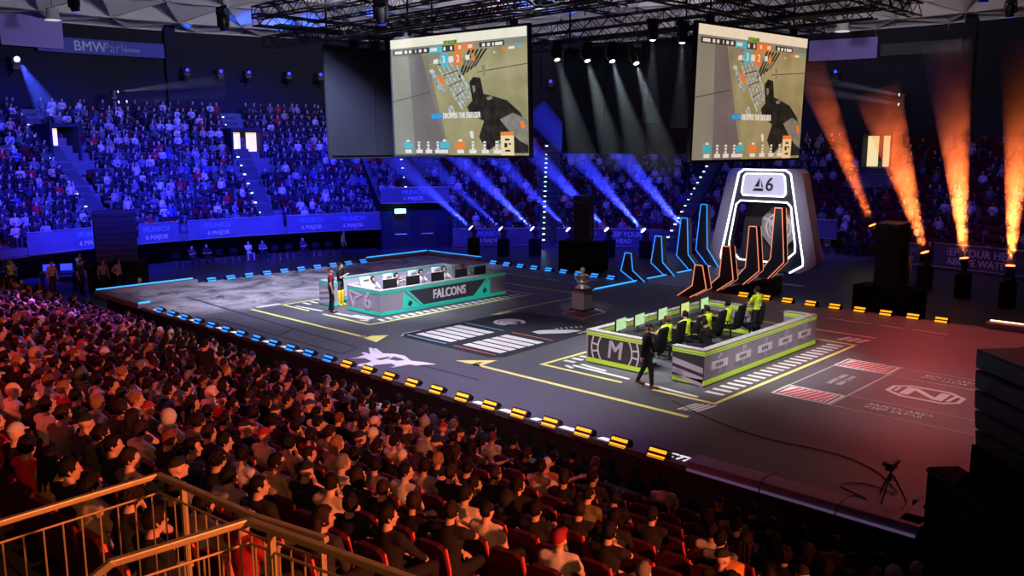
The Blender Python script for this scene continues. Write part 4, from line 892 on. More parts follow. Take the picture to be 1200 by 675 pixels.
    pic('score_dark', 'hud', [[(.41,.09),(.5,.09),(.5,.14),(.41,.14)]], 5)
    pic('name_marks', 'white', [[(.32,.1),(.37,.1),(.37,.127),(.32,.127)], [(.42,.1),(.435,.1),(.435,.13),(.42,.13)], [(.47,.1),(.485,.1),(.485,.13),(.47,.13)], [(.53,.1),(.55,.1),(.55,.128),(.53,.128)], [(.6,.1),(.63,.1),(.63,.126),(.6,.126)], [(.455,.18),(.49,.18),(.49,.23),(.455,.23)], [(.58,.18),(.61,.18),(.61,.22),(.58,.22)], [(.34,.2),(.375,.19),(.375,.23),(.34,.23)]], 7)
    for s_, x, y, sz in (('3', .42, .205, .34), ('2', .525, .205, .34)):
        b = bm_(); text(b, s_, sz, Matrix.Translation((-SW/2+x*SW,.015-.034,(1-y)*SH)) @ FG, .02, .9, .006); o = obj('score_number', b, 'im_white', t); o.color = (*tint, 1)
    pic('kill_feed', 'orange', [[(.835,.145),(.87,.145),(.87,.165),(.835,.165)]], 6); pic('kill_feed', 'teal', [[(.93,.14),(.96,.14),(.96,.16),(.93,.16)]], 6); pic('kill_feed', 'white', [[(.88,.143),(.92,.143),(.92,.163),(.88,.163)], [(.775,.17),(.79,.175),(.785,.19)]], 6)
    pic('message_blue', 'blue', [[(.31,.645),(.395,.645),(.395,.695),(.31,.695)]], 6)
    b = bm_(); text(b, 'DROPPED THE DEFUSER', .27, Matrix.Translation((-SW/2+.4*SW,.015-.03,(1-.67)*SH)) @ FG, .025, .58, .006, align='LEFT'); o = obj('message_text', b, 'im_white', t); o.color = (*tint, 1)
    b = bm_(); text(b, 'FALCON', .2, Matrix.Translation((-SW/2+.352*SW,.015-.034,(1-.67)*SH)) @ FG, .01, .62, .004); o = obj('message_text', b, 'im_teal', t); o.color = (*tint, 1)
    pic('player_teal', 'teal', [[(.08,.89),(.15,.89),(.15,.945),(.08,.945)], [(.37,.89),(.44,.89),(.44,.945),(.37,.945)]], 6); pic('player_orange', 'orange', [[(.485,.89),(.56,.89),(.56,.945),(.485,.945)]], 6)
    pic('player_marks', 'white', [[(x,.955),(x+.05,.955),(x+.05,.985),(x,.985)] for x in (.09,.18,.255,.33,.38,.5,.59,.68,.765)]+[[(x+.008,.885+.025*q),(x+.026,.885+.025*q),(x+.026,.902+.025*q),(x+.008,.902+.025*q)] for x in (.185,.26,.335,.6,.685,.77) for q in range(3)]+[[(.595,.8),(.62,.8),(.625,.86),(.605,.86)], [(.1,.875),(.115,.865),(.13,.875),(.13,.885),(.1,.885)], [(.39,.875),(.405,.865),(.42,.875),(.42,.885),(.39,.885)], [(.51,.875),(.525,.865),(.54,.875),(.54,.885),(.51,.885)]], 7)
    pic('loadout_card', 'cream', [[(.815,.84),(.905,.84),(.905,1),(.815,1)]], 6); pic('loadout_head', 'orange', [[(.815,.81),(.905,.81),(.905,.84),(.815,.84)]], 6); pic('loadout_marks', 'dark', [[(.845,.865),(.875,.865),(.875,.88),(.845,.88)], [(.84,.9),(.86,.9),(.86,.935),(.84,.935)], [(.87,.9),(.885,.9),(.885,.915),(.87,.915)], [(.845,.955),(.88,.955),(.88,.97),(.845,.97)]], 7)
    return t
screen('video_screen', 'large lit video screen facing the near stand, left of the two', (-1.98,-2.07,6.04), .085, (1,1,1))
screen('video_screen', 'large lit video screen at the right, with a warmer tinted picture', (6.17,3.69,5.9), PI/2-.082, (1,.8,.68))
screen('screen_cabinet', 'dark back of a hanging screen between the two lit screens', (-.4,5.7,6.1), PI)
screen('screen_cabinet', 'dark side of a hanging screen left of the left lit screen', (-7.9,-.2,5.95), -PI/2)
# ------------------------------------------------------------------ truss rig
def truss(p0, p1, label, w=.42):
    t = thing('lighting_truss', label, 'truss', group='black trusses of the lighting rig'); p0 = Vector(p0); p1 = Vector(p1); d = (p1-p0); L = d.length; d.normalize()
    sd = Vector((-d.y, d.x, 0)).normalized(); up = Vector((0,0,1)); h = w/2
    cor = [sd*h*a+up*h*c for a, c in ((-1,-1),(1,-1),(1,1),(-1,1))]
    for c in cor:
        b = bm_(); cap(b, p0+c, p1+c, .034, .034, 6, True); obj('chord', b, 'truss', t)
    b = bm_(); n = max(3, int(L/.46))
    for i in range(n):
        a = p0+d*(L*i/n); e = p0+d*(L*(i+1)/n)
        for k in range(4):
            q0, q1 = (cor[k], cor[(k+1) % 4]) if i % 2 else (cor[(k+1) % 4], cor[k]); cap(b, a+q0, e+q1, .018, .018, 4, True)
        if i % 4 == 0:
            for k in range(4): cap(b, a+cor[k], a+cor[(k+1) % 4], .018, .018, 4, True)
    obj('bracing', b, 'truss', t); return t
for k, (y, z, x0, x1) in enumerate(((-5.2,11.3,-9.6,8.6),(-3.6,10.5,-11.6,5.2),(-1.5,11.7,-11.5,10.3),(.9,11.2,-12.3,10.4),(3.2,11.9,-13.6,11.0),(5.2,10.75,-12.5,9.6),(7.2,11.5,-13.0,9.0),(9.0,11.0,-9.5,8.0))):
    truss((x0,y,z), (x1,y,z), 'black lattice truss running along the stage, '+nth(k+1)+' of the parallel row from the near side')
for k, (x, y0, y1, z) in enumerate(((9.2,-5.5,9.5,11.0),(-9.2,-5.5,9.5,11.0),(6.2,-5.6,8.5,10.6),(-12.6,-2.5,7.5,11.2),(2.4,-5.2,9.2,12.2),(-3.2,-5.2,9.2,12.2))):
    truss((x,y0,z), (x,y1,z), 'black lattice cross truss of the rig, '+('over the right lit screen','left of the dark hanging screens','directly above the right lit screen','at the far left end of the rig','upper, right of the rig centre','upper, left of the rig centre')[k])
for k, (x, y, z0) in enumerate(((-4.4,-2.2,10.2),(.5,-1.8,10.2),(6.0,1.2,10.1),(6.3,6.2,10.1),(-3.2,5.5,10.1),(2.4,5.5,10.1),(-8.3,-3,10),(-8.3,2.4,10))):
    b = bm_(); cap(b, (x,y,z0), (x,y,15.5), .035, .035, 6, True); box(b, (x,y,z0+.1), (.2,.2,.25)); tag(obj('hanging_chain', b, 'darkmetal'), 'thin dark hanging chain holding up '+('the left lit screen','the left lit screen','the right lit screen','the right lit screen','the dark back screen','the dark back screen','the dark left screen','the dark left screen')[k]+', '+('left','right','near','far','left','right','near','far')[k]+' one', 'chain')
# ------------------------------------------------------------------ moving lights
def mover(lens, lens_r=.13, big=1.0):
    """stands on its base; head points along local +z before tilting"""
    t = thing('moving_light', '', 'stage light')
    b = bm_(); rbox(b, (0,0,.09), (.42*big,.36*big,.18), .03); obj('base', b, 'black', t)
    yk = bm_(); box(yk, (0,0,.2), (.46*big,.16,.05))
    for s in (-1, 1): rbox(yk, (s*.22*big,0,.4), (.05,.16,.44), .015)
    obj('yoke', yk, 'black', t)
    h = obj('head', (lambda b: (lathe(b, [(.1,-.26),(.17*big,-.2),(.18*big,.0),(.165*big,.22),(.17*big,.27)], seg=16), b)[1])(bm_()), 'black', t, True); h.location = (0,0,.5)
    b = bm_(); lathe(b, [(lens_r,.255),(lens_r,.285),(lens_r*.6,.3)], seg=18); obj('lens', b, lens, h)
    return t
def aim(t, loc, target, label, group, hang=False):
    t.location = loc; t['label'] = label; t['group'] = group; t.rotation_euler = (PI, 0, 0) if hang else (0, 0, 0)
    dd = Vector(target)-Vector(loc); yaw = math.atan2(dd.y, dd.x)-PI/2; t.rotation_euler = (PI, 0, yaw) if hang else (0, 0, yaw)
    bpy.context.view_layer.update(); h = [c for c in t.children if c.name.startswith('head')][0]
    hw = Vector(loc)+Vector((0,0,-.5 if hang else .5)); d = (Vector(target)-hw).normalized()
    dl = t.rotation_euler.to_matrix().inverted() @ d
    h.rotation_euler = dl.to_track_quat('Z', 'Y').to_euler(); return hw+d*.31, d
mv = {'b': mover('lensb', .19), 'r': mover('lensr', .2), 'w': mover('lensw', .1), 'd': mover('lensdim', .13)}; used_mv = set()
def mk(kind, *a, **k):
    o = mv[kind] if kind not in used_mv else dup(mv[kind]); used_mv.add(kind); return aim(o, *a, **k)
def stand_box(x, y, label):
    b = bm_(); rbox(b, (x,y,-.42), (.6,.6,1.16), .02); return tag(obj('light_riser', b, 'blackcloth'), label, 'riser', 'black risers under the floor lights')
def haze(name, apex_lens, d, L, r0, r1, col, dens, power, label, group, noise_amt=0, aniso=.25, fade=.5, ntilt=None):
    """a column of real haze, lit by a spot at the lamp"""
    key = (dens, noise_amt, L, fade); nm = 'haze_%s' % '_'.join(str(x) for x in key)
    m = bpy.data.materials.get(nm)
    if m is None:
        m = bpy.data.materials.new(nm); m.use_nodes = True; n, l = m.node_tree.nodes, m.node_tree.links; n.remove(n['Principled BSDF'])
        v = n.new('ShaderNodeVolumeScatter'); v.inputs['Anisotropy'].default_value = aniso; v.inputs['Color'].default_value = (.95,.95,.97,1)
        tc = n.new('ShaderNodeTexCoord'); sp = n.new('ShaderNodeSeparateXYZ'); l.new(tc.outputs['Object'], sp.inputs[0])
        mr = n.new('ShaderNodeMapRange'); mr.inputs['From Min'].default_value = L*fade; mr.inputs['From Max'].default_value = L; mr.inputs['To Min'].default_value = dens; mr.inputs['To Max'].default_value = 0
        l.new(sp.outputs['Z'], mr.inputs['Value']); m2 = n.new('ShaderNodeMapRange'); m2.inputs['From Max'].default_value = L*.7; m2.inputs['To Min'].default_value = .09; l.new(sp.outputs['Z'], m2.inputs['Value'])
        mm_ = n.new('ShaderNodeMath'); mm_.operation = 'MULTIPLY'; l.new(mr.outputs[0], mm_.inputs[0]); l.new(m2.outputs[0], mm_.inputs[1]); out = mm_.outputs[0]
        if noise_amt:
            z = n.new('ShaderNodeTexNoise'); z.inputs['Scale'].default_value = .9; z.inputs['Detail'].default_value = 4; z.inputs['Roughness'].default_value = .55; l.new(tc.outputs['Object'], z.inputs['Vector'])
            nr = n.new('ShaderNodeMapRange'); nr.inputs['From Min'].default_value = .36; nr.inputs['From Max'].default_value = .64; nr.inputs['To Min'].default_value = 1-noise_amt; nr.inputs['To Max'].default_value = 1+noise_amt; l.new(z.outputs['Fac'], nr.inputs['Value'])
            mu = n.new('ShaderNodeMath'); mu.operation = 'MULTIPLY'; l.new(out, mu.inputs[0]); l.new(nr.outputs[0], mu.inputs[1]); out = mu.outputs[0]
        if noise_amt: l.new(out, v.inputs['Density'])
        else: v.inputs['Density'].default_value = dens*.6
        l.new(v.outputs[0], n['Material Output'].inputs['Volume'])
    me = bpy.data.meshes.new(name); b = bm_(); lathe(b, [(r0,0),(r0+(r1-r0)*.5,L*.5),(r1,L)], seg=24); bmesh.ops.recalc_face_normals(b, faces=b.faces[:]); b.to_mesh(me); b.free(); me.materials.append(m)  # haze kept inside this cone, so the mesh gives the beam its shape
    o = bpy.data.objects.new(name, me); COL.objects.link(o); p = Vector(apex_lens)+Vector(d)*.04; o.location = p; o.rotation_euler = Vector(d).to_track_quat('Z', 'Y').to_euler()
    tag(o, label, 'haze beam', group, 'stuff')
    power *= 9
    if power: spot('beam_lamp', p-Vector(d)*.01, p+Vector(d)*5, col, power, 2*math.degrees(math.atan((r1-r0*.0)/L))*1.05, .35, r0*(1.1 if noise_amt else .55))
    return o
BL = [(-21.26,17.22),(-19.35,18.13),(-17.78,19.53),(-15.64,20.67),(-13.76,22.34),(-11.65,23.47),(-8.96,24.4)]
for k, (x, y) in enumerate(BL):
    z = .9-.5; stand_box(x, y, nth(k+1)+' black riser from the left in the row of blue beam lights')
    on = k in (0, 2, 4, 5, 6, 1, 3)
    P = Vector((x,y,z)); tgt = P+Vector((-5.2+.3*k, -6.0, 7.6))
    le, d = mk('b', (x,y,.16), tgt, nth(k+1)+' blue beam light from the left, on the floor behind the stage', 'blue beam lights behind the stage')
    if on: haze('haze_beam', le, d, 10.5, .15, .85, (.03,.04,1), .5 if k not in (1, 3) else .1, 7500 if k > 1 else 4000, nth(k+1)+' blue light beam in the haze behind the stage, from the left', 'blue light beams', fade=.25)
OL = [(2.8,23.93,1.55),(5.81,23.1,.4),(7.96,21.92,.4),(10.28,20.46,.4)]
OT = [(-4.0,-2.0,10.5),(-2.2,-1.2,7.6),(-1.25,-.6,9.6),(-.15,-.2,9.4)]
for k, ((x, y, z), dv) in enumerate(zip(OL, OT)):
    if k: stand_box(x, y, nth(k)+' black riser from the left under the glowing orange smoke lights')
    le, d = mk('r', (x,y,z-.24), Vector((x,y,z))+Vector(dv), ('orange smoke light hidden on top of the right rear loudspeaker tower','orange smoke light nearest the right rear loudspeaker tower','middle of the three orange smoke lights on the floor','orange smoke light nearest the right edge of the photo')[k], 'orange smoke lights')
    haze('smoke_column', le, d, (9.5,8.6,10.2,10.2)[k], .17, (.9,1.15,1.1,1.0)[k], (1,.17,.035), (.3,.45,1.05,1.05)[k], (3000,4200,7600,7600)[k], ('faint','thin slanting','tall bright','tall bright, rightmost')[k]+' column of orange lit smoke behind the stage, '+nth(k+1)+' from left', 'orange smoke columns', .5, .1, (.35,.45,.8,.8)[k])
# lights hanging from the rig, six of them shining on the stage
RL = [(-3.55,5.0,10.1,1),(-1.95,5.0,9.95,1),(-.7,5.0,9.85,1),(.45,5.0,9.7,1),(1.2,5.1,10.55,0),(2.5,5.1,10.35,0),(-12.0,1.0,10.8,0),(-10.5,1.0,10.6,0),(-9.4,1.0,10.4,0)]
for k, (x, y, z, on) in enumerate(RL):
    le, d = mk('w', (x,y,z+.5), (x+2.6,y-.8,z-5.4) if on else (x,y,z-5), ('first','second','third','fourth')[k]+' of the four hanging spotlights with pale beams, from the left' if on else ('left','right')[k-4]+' of two hanging spotlights shining down beside the right lit screen' if k < 6 else ('left','middle','right')[k-6]+' of three small hanging spotlights above the dark left screen', 'hanging spotlights', hang=True)
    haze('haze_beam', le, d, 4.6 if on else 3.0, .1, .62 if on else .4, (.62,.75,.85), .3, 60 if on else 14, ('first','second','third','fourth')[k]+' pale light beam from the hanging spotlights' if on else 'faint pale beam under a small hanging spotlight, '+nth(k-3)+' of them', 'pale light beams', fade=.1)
for k, (x, y, z, lb) in enumerate(((-2.5,-4.9,10.55,'dark moving light hanging beside the top edge of the left lit screen'),(-12.5,-5.0,11.2,'dark moving light hanging at the top left of the rig'),(10.8,11.5,11.6,'dark moving light under the ceiling right of the right lit screen'),(9.6,19.5,12.0,'dark moving light under the ceiling above the orange smoke'),(13.8,15.6,11.6,'dark moving light under the ceiling at the upper right'),(-17.0,-9.0,12.0,'dark moving light hanging at the top edge over the left stand'))):
    o = dup(mv['d']) if k else mv['d']; used_mv.add('d'); aim(o, (x,y,z+.5), (x-.5,y+1,z-4), lb, 'dark moving lights under the ceiling', hang=True)
    b = bm_(); cap(b, (x,y,z+.48), (x,y,15.4), .04, .04, 6, True); box(b, (x,y,z+.62), (.9,.12,.12)); tag(obj('drop_pipe', b, 'darkmetal'), 'drop pipe of the '+lb.replace('moving light ', 'lamp '), 'pipe')
# small blue lights on the upper rail, and two pairs of follow spots
for k, (th, z, big) in enumerate(((182.8,11.8,1),(168.1,11.7,0),(164.9,11.7,0),(162.2,11.7,0),(158.2,11.7,0),(155.0,11.7,0),(130.5,11.3,0),(101.3,11.5,0))):
    p = P3(46.2, th, z); o = dup(mv['b' if big else 'd']); aim(o, p, Vector((-5,0,0)), ('bright blue white light on the upper wall at the far left','small blue light over the middle aisle, leftmost of five','second of five small blue lights along the left upper wall','third of five small blue lights along the left upper wall','fourth of five small blue lights along the left upper wall','fifth of five small blue lights, next to the dark screen','small blue light between the left lit screen and the dark one','small blue light on the lilac wall right of the right screen')[k], 'small blue lights on the upper wall')
    b = bm_(); box(b, p+Vector((0,0,-.12)), (.5,.5,.24)); cap(b, p+Vector((0,0,-.1)), P3(47.6, th, z-.6), .05, .05, 6); tag(obj('wall_bracket', b, 'darkmetal'), 'dark wall bracket, '+nth(k+1)+' from the left along the upper wall', 'bracket')
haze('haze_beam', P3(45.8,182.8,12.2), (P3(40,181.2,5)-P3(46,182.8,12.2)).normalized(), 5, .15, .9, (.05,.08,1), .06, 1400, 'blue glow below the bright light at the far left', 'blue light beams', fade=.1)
FSL = [[P3(44.5,175.5,10.18), P3(44.5,175.5,9.45)], [P3(44.5,94.5,9.85), P3(44.5,94.5,9.17)]]
for side, pts, tg in ((0, FSL[0], [P3(43.6,167.8,11.02), P3(43.6,168.3,10.11)]), (1, FSL[1], [P3(43.5,103.3,11.4), P3(43.5,103.2,10.5)])):
    for q, (p, t_) in enumerate(zip(pts, tg)):
        o = dup(mv['w']); le, d = aim(o, p-Vector((0,0,.5)), t_, ('upper','lower')[q]+' of the two follow spots with white beams in the '+('left','right')[side]+' stand', 'follow spots in the stands')
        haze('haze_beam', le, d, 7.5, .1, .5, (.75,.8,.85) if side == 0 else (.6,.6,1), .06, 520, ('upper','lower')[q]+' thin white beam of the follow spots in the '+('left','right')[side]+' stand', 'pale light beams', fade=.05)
# ------------------------------------------------------------------ loudspeaker towers
def tower(loc, rz, n, w, base, tilt, label, curve=.03):
    t = thing('loudspeaker_tower', label, 'loudspeaker', loc, rz, 'black loudspeaker towers round the stage'); bw, bd, bh = base
    b = bm_(); rbox(b, (0,0,bh/2), (bw,bd,bh), .02); obj('subwoofer_base', b, 'blackcloth', t)
    z = bh; y = 0; a = tilt; h = .3
    for k in range(n):
        b = bm_(); q = Matrix.Translation((0,y,z)) @ Matrix.Rotation(a, 4, 'X'); rbox(b, (0,0,h/2), (w,.8,h*.94), .025, mtx=q); rbox(b, (0,-.41,h/2), (w*.92,.03,h*.8), .01, mtx=q); obj('speaker_box', b, 'black', t)
        y += -math.sin(a)*h; z += math.cos(a)*h; a += curve
    b = bm_()
    for s in (-1, 1): box(b, (s*(w/2+.02),.25,(z+bh)/2), (.03,.1,z-bh))
    obj('side_bracket', b, 'darkmetal', t); return t
tower((-25.4,-4.75,-1), 1.2, 9, 2.0, (2.9,1.5,1.35), -.05, 'black loudspeaker tower at the far left in front of the banners', .02)
tower((-11.3,16.6,-1), .3, 9, 1.0, (2.7,1.2,1.75), 0, 'black loudspeaker tower behind the middle of the stage', .0)
tower((7.5,13.6,-1), -.15, 9, 1.05, (2.6,1.2,1.5), 0, 'black loudspeaker tower at the back right beside the orange smoke', .01)
tower((18.0,-9.55,-1), -.75, 5, 1.75, (1.8,.9,2.95), .14, 'black loudspeaker tower nearest the camera at the right edge', -.03)
t = thing('flight_case', 'dark flight case standing on the near right stage corner below the loudspeakers', 'case', (17.37,-9.93,-1), -.75)
b = bm_(); rbox(b, (0,-.06,1.3), (1.7,.5,2.5), .03); obj('body', b, 'blackcloth', t)
for z in (2.5, 1.9, .2):
    b = bm_(); box(b, (0,-.315,z), (1.7,.02,.05)); obj('edge_strip', b, 'darkmetal', t)
b = bm_(); rbox(b, (.2,-.32,2.2), (.3,.04,.12), .02); obj('handle', b, 'darkmetal', t)
# ------------------------------------------------------------------ near stand
ROWY = lambda k: -10.15-.84*k
ROWZ = lambda k: FLZ+.26*k
NROW = 13
def row_right(k): return 14.2 if k < 1 else 17.2 if k < 8 else 14.0
b = bm_()
for k in range(1, NROW+1):
    x1 = row_right(min(k, NROW-1))+.6; y = ROWY(k); z = ROWZ(k); box(b, ((x1-32)/2, y-.1-(2 if k == NROW else 0), (z+FLZ)/2), (x1+32, .85+(4 if k == NROW else 0), z-FLZ))
o = struct('floor_near_stand', b, 'tier')
# seats: one with parts, then copies
def seat_proto():
    t = thing('stand_seat', '', 'seat')
    b = bm_(); q = Matrix.Translation((0,-.2,.44)) @ Matrix.Rotation(.14, 4, 'X'); poly(b, [(-.24,0),(.24,0),(.25,.3),(.22,.52),(.14,.57),(-.14,.57),(-.22,.52),(-.25,.3)], .07, q @ Matrix.Rotation(PI/2, 4, 'X')); obj('backrest', b, 'seat', t)
    b = bm_(); rbox(b, (0,.02,.42), (.46,.44,.08), .03); obj('cushion', b, 'seat', t, True)
    for s in (-1, 1):
        b = bm_(); tube(b, [(s*.245,-.23,.4),(s*.255,-.27,.72),(s*.225,-.3,.97)], .017, 5); tube(b, [(s*.24,-.22,.41),(s*.24,.24,.43)], .017, 5); obj('side_piping', b, 'piping', t)
    b = bm_(); box(b, (0,-.05,.19), (.36,.08,.38)); box(b, (0,-.05,.01), (.42,.3,.02)); obj('pedestal', b, 'darkmetal', t)
    return t
SEAT = seat_proto()
# poses
POSES = [figure('p%d' % i, J, ls, sh) for i, (J, ls, sh) in enumerate((
 (sit(-.1, 0, 'lap', 0, -.05), False, False), (sit(-.05, .04, 'cross', .35, 0), False, False), (sit(.22, 0, 'elbows', -.2, -.15), True, False), (sit(.12, -.04, 'chin', .3, 0), False, False),
 (sit(-.02, 0, 'phone', 0, -.45), False, False), (sit(-.12, .06, 'over', .5, 0), False, False), (sit(-.06, -.05, 'thigh', -.45, .05), True, False), (sit(.05, .03, 'cross', -.1, .05, .16), True, False), (sit(-.14, 0, 'thigh', .6, 0, .14), False, True), (sit(.02, 0, 'lap', -.6, 0), True, False)))]
spots_ = []
for k in range(NROW):
    x = row_right(k)-.3; n = 0
    while x > -31:
        n += 1; p = Vector((x+R.uniform(-.04,.04), ROWY(k)+R.uniform(-.05,.05), ROWZ(k))); fx = frame_xy(p+Vector((0,.05,1.2))); fs = frame_xy(p+Vector((0,-.25,.95)))
        if -25 < fx[0] < 1225 and fx[1] < 700: spots_.append([fx[2], p, k, n, fx, fs])
        x -= .56
spots_.sort(key=lambda a: a[0])
def empty_seat(fx, k):
    x, y = fx[0], fx[1]
    if 555 < x < 900 and y > 520: return R.random() < (.62 if x < 770 else .4)
    if x > 880: return R.random() < .2
    if k == 0: return R.random() < .35
    return R.random() < .035
# people the photo singles out: nearest seat to the pixel gets this look
SPECIAL = [((18,452),dict(shirt=(.75,.72,.68),hair=None,skin=(.62,.4,.3),pose=0,txt='bald person in white shirt')), ((52,470),dict(shirt=(.7,.68,.66),hair='short')), ((25,552),dict(shirt=(.6,.03,.02),hair='short',hc='black',pose=8,txt='dark-haired person in bright red top')),
 ((215,452),dict(shirt=(.45,.3,.16),hair='short',pose=7,txt='person in tan jacket')), ((248,468),dict(shirt=(.65,.62,.68),hair='hood',hc='white',pose=2,txt='person in pale hooded top leaning forward')), ((165,420),dict(shirt=(.55,.5,.5),hair='short')), ((238,402),dict(shirt=(.6,.52,.5),hair='cap',hc='white',txt='person in white cap and pale shirt')),
 ((190,405),dict(shirt=(.5,.02,.03),hair='curly',txt='fair-haired person in red top')), ((100,395),dict(shirt=(.6,.58,.6),hair='short')), ((388,525),dict(shirt=(.4,.3,.25),hair='long',hc='fair',txt='person with long fair hair')), ((545,575),dict(shirt=(.5,.42,.32),hair='short',txt='person in cream T-shirt')),
 ((582,610),dict(shirt=(.7,.6,.5),hair='buzz',pose=0,skin=(.62,.4,.3),txt='short-haired person in pale cream shirt')), ((695,590),dict(shirt=(.13,.12,.07),hair='buzz',pose=2,txt='person in olive jacket')), ((640,545),dict(shirt=(.3,.12,.1),hair='cap',hc='white',txt='person in white cap')), ((780,565),dict(shirt=(.6,.55,.52),hair='short',txt='person in white top')),
 ((432,610),dict(shirt=(.012,.012,.014),hair='short',hc='dark-brown',pose=8,txt='person in black T-shirt, bare-armed')), ((505,590),dict(shirt=(.012,.012,.014),hair='short')), ((460,580),dict(shirt=(.012,.012,.014),hair='buzz',hc='brown')), ((955,645),dict(shirt=(.02,.02,.025),hair='beanie',hc='grey',txt='person in pale knitted hat')), ((1000,635),dict(shirt=(.5,.28,.1),hair='short',pose=2,txt='person in light patterned jacket')),
 ((1045,662),dict(shirt=(.55,.45,.36),hair='hood',hc='white',pose=2,txt='person bent forward in a white hooded top')), ((325,540),dict(shirt=(.45,.36,.26),hair='short')), ((110,560),dict(shirt=(.45,.36,.25),hair='short',txt='person in beige patterned T-shirt')), ((50,570),dict(shirt=(.42,.3,.16),hair='long',hc='black',txt='person with dark hair and tan top')), ((372,585),dict(shirt=(.5,.42,.32),hair='short')), ((460,500),dict(shirt=(.42,.35,.45),hair='short')), ((305,490),dict(shirt=(.55,.45,.45),hair='short'))]
N_IND = 292
chosen = {}
cand = [s for s in spots_ if s[4][1] > 320]
for (px, py), d in SPECIAL:
    bst = min((s for s in cand if id(s) not in chosen), key=lambda s: math.hypot(s[4][0]-px, s[4][1]-py)); chosen[id(bst)] = d
rowtxt = lambda k, n: nth(k+1)+' row from stage, '+nth(n)+' seat from right'
cname = {(.6,.58,.58):'white',(.016,.016,.02):'black',(.03,.03,.045):'dark navy',(.5,.5,.5):'light grey',(.3,.3,.33):'grey',(.12,.12,.14):'charcoal',(.36,.28,.18):'tan',(.3,.02,.02):'red',(.04,.06,.2):'blue',(.05,.09,.06):'dark green',(.55,.5,.45):'cream',(.012,.012,.014):'black'}
near_n = seat_n = 0
for dist, p, k, n, fx, fs in spots_:
    sp = chosen.get(id([s for s in ()]), None)
spec_by_pos = {}
for s in cand:
    if id(s) in chosen: spec_by_pos[tuple(s[1])] = chosen[id(s)]
LOD = None
def lod_of(fig, hairk):
    out = []
    for slot, me, ratio in (('skin', fig['body'], .05), ('shirt', fig['shirt'], .16), ('trousers', fig['trousers'], .12), ('hair', HAIRS[hairk] if hairk else None, .12)):
        if me is None: continue
        o = bpy.data.objects.new('t', me); COL.objects.link(o); d = o.modifiers.new('d', 'DECIMATE'); d.ratio = ratio
        dg = bpy.context.evaluated_depsgraph_get(); dg.update(); m2 = bpy.data.meshes.new_from_object(o.evaluated_get(dg)); v, f = arrays(m2)
        if slot == 'hair':
            h = np.array(fig['HM']); v = v @ h[:3, :3].T+h[:3, 3]
        out.append((slot, v.astype(np.float32), f)); bpy.data.objects.remove(o); bpy.data.meshes.remove(m2)
    return out
LODS = [lod_of(POSES[i % len(POSES)], h) for i, h in enumerate(('short','short','buzz','curly','short','long','cap','short','quiff','tail','beanie','buzz'))]
first_seat = True
STANDX = (-1,)
for dist, p, k, n, fx, fs in spots_:
    d = spec_by_pos.get(tuple(p)); rz = R.uniform(-.12, .12)+max(-.5, min(.5, (p.x-1)*.02))
    is_empty = d is None and empty_seat(fx, k)
    if abs(fx[0]-278) < 9 and 425 < fx[1] < 470: is_empty = True
    if not is_empty:
        hk = R.choices(('short','buzz','quiff','curly','bob','long','tail','bun','cap','beanie','hood',None), (40,12,10,6,4,6,4,2,10,2,3,1))[0]; hcn = R.choices(('black','dark-brown','brown','fair','ginger','grey'), (34,34,16,4,2,2))[0]
        sc = R.choice(PAL_SHIRT+[(.016,.016,.02)]*4+[(.55,.5,.45),(.6,.58,.58)]); tc_ = R.choice(PAL_TROU); skn = R.choice(SKINS[:4] if R.random() < .85 else SKINS); pz = R.choices(range(10), (14,12,8,7,10,5,9,9,8,8))[0]; txt = None
        hcol = HAIRC[hcn]
        if hk in ('cap','beanie','hood'): hcol = R.choice(((.015,.015,.018),(.015,.015,.018),(.3,.02,.02),(.5,.5,.5),(.03,.04,.1)))
        if hk == 'hood': hcol = sc
        if d:
            sc = d['shirt']; hk = d.get('hair', hk); skn = d.get('skin', skn); pz = d.get('pose', pz); txt = d.get('txt'); hcn = d.get('hc', hcn if hk not in ('cap','beanie','hood') else 'dark-brown'); hcol = {'white': (.6,.58,.56)}.get(hcn) or HAIRC[hcn]
        if near_n < N_IND and -15 < fx[0] < 1215 and fx[1] < 688:
            near_n += 1
            if txt is None:
                hd = {'cap':'capped person','beanie':'person in knitted hat','hood':'hooded person',None:'bald person','long':'long-haired person','tail':'pony-tailed person'}.get(hk, hcn+'-haired person')
                txt = hd+' in '+cname.get(tuple(sc), 'pale')+' top'
            put_person(POSES[pz], p, rz, txt+', '+rowtxt(k, n), 'seated spectators in the near stand', hk, hcol, skn, sc, tc_)
        else:
            mob_add(mob, R.choice(LODS), p, rz, dict(skin=skn, hair=hcol, shirt=sc, trousers=tc_))
    # the seat itself
    if seat_n < 285 and (is_empty or fs[1] < 690) and -20 < fs[0] < 1215 and (is_empty or seat_n < 250):
        seat_n += 1
        o = SEAT if first_seat else dup(SEAT); first_seat = False; o.location = p; o.rotation_euler = (0,0,rz*.4)
        o['label'] = ('empty ' if is_empty else 'occupied ')+'dark red stand seat, '+rowtxt(k, n); o['group'] = 'red seats of the near stand'
    else:
        c, s = math.cos(rz), math.sin(rz); seatmob.add(SV+np.array(p), SF, np.tile(np.array((.25,.012,.018), np.float32), (len(SV), 1)))
tag(mob.build('crowd', 'crowd'), 'distant seated spectators filling the blue lit stands and the far rows of the near stand', 'crowd', None, 'stuff')
tag(seatmob.build('stand_seating', 'crowd'), 'rows of red tip seats in the far stands', 'seating', None, 'stuff')
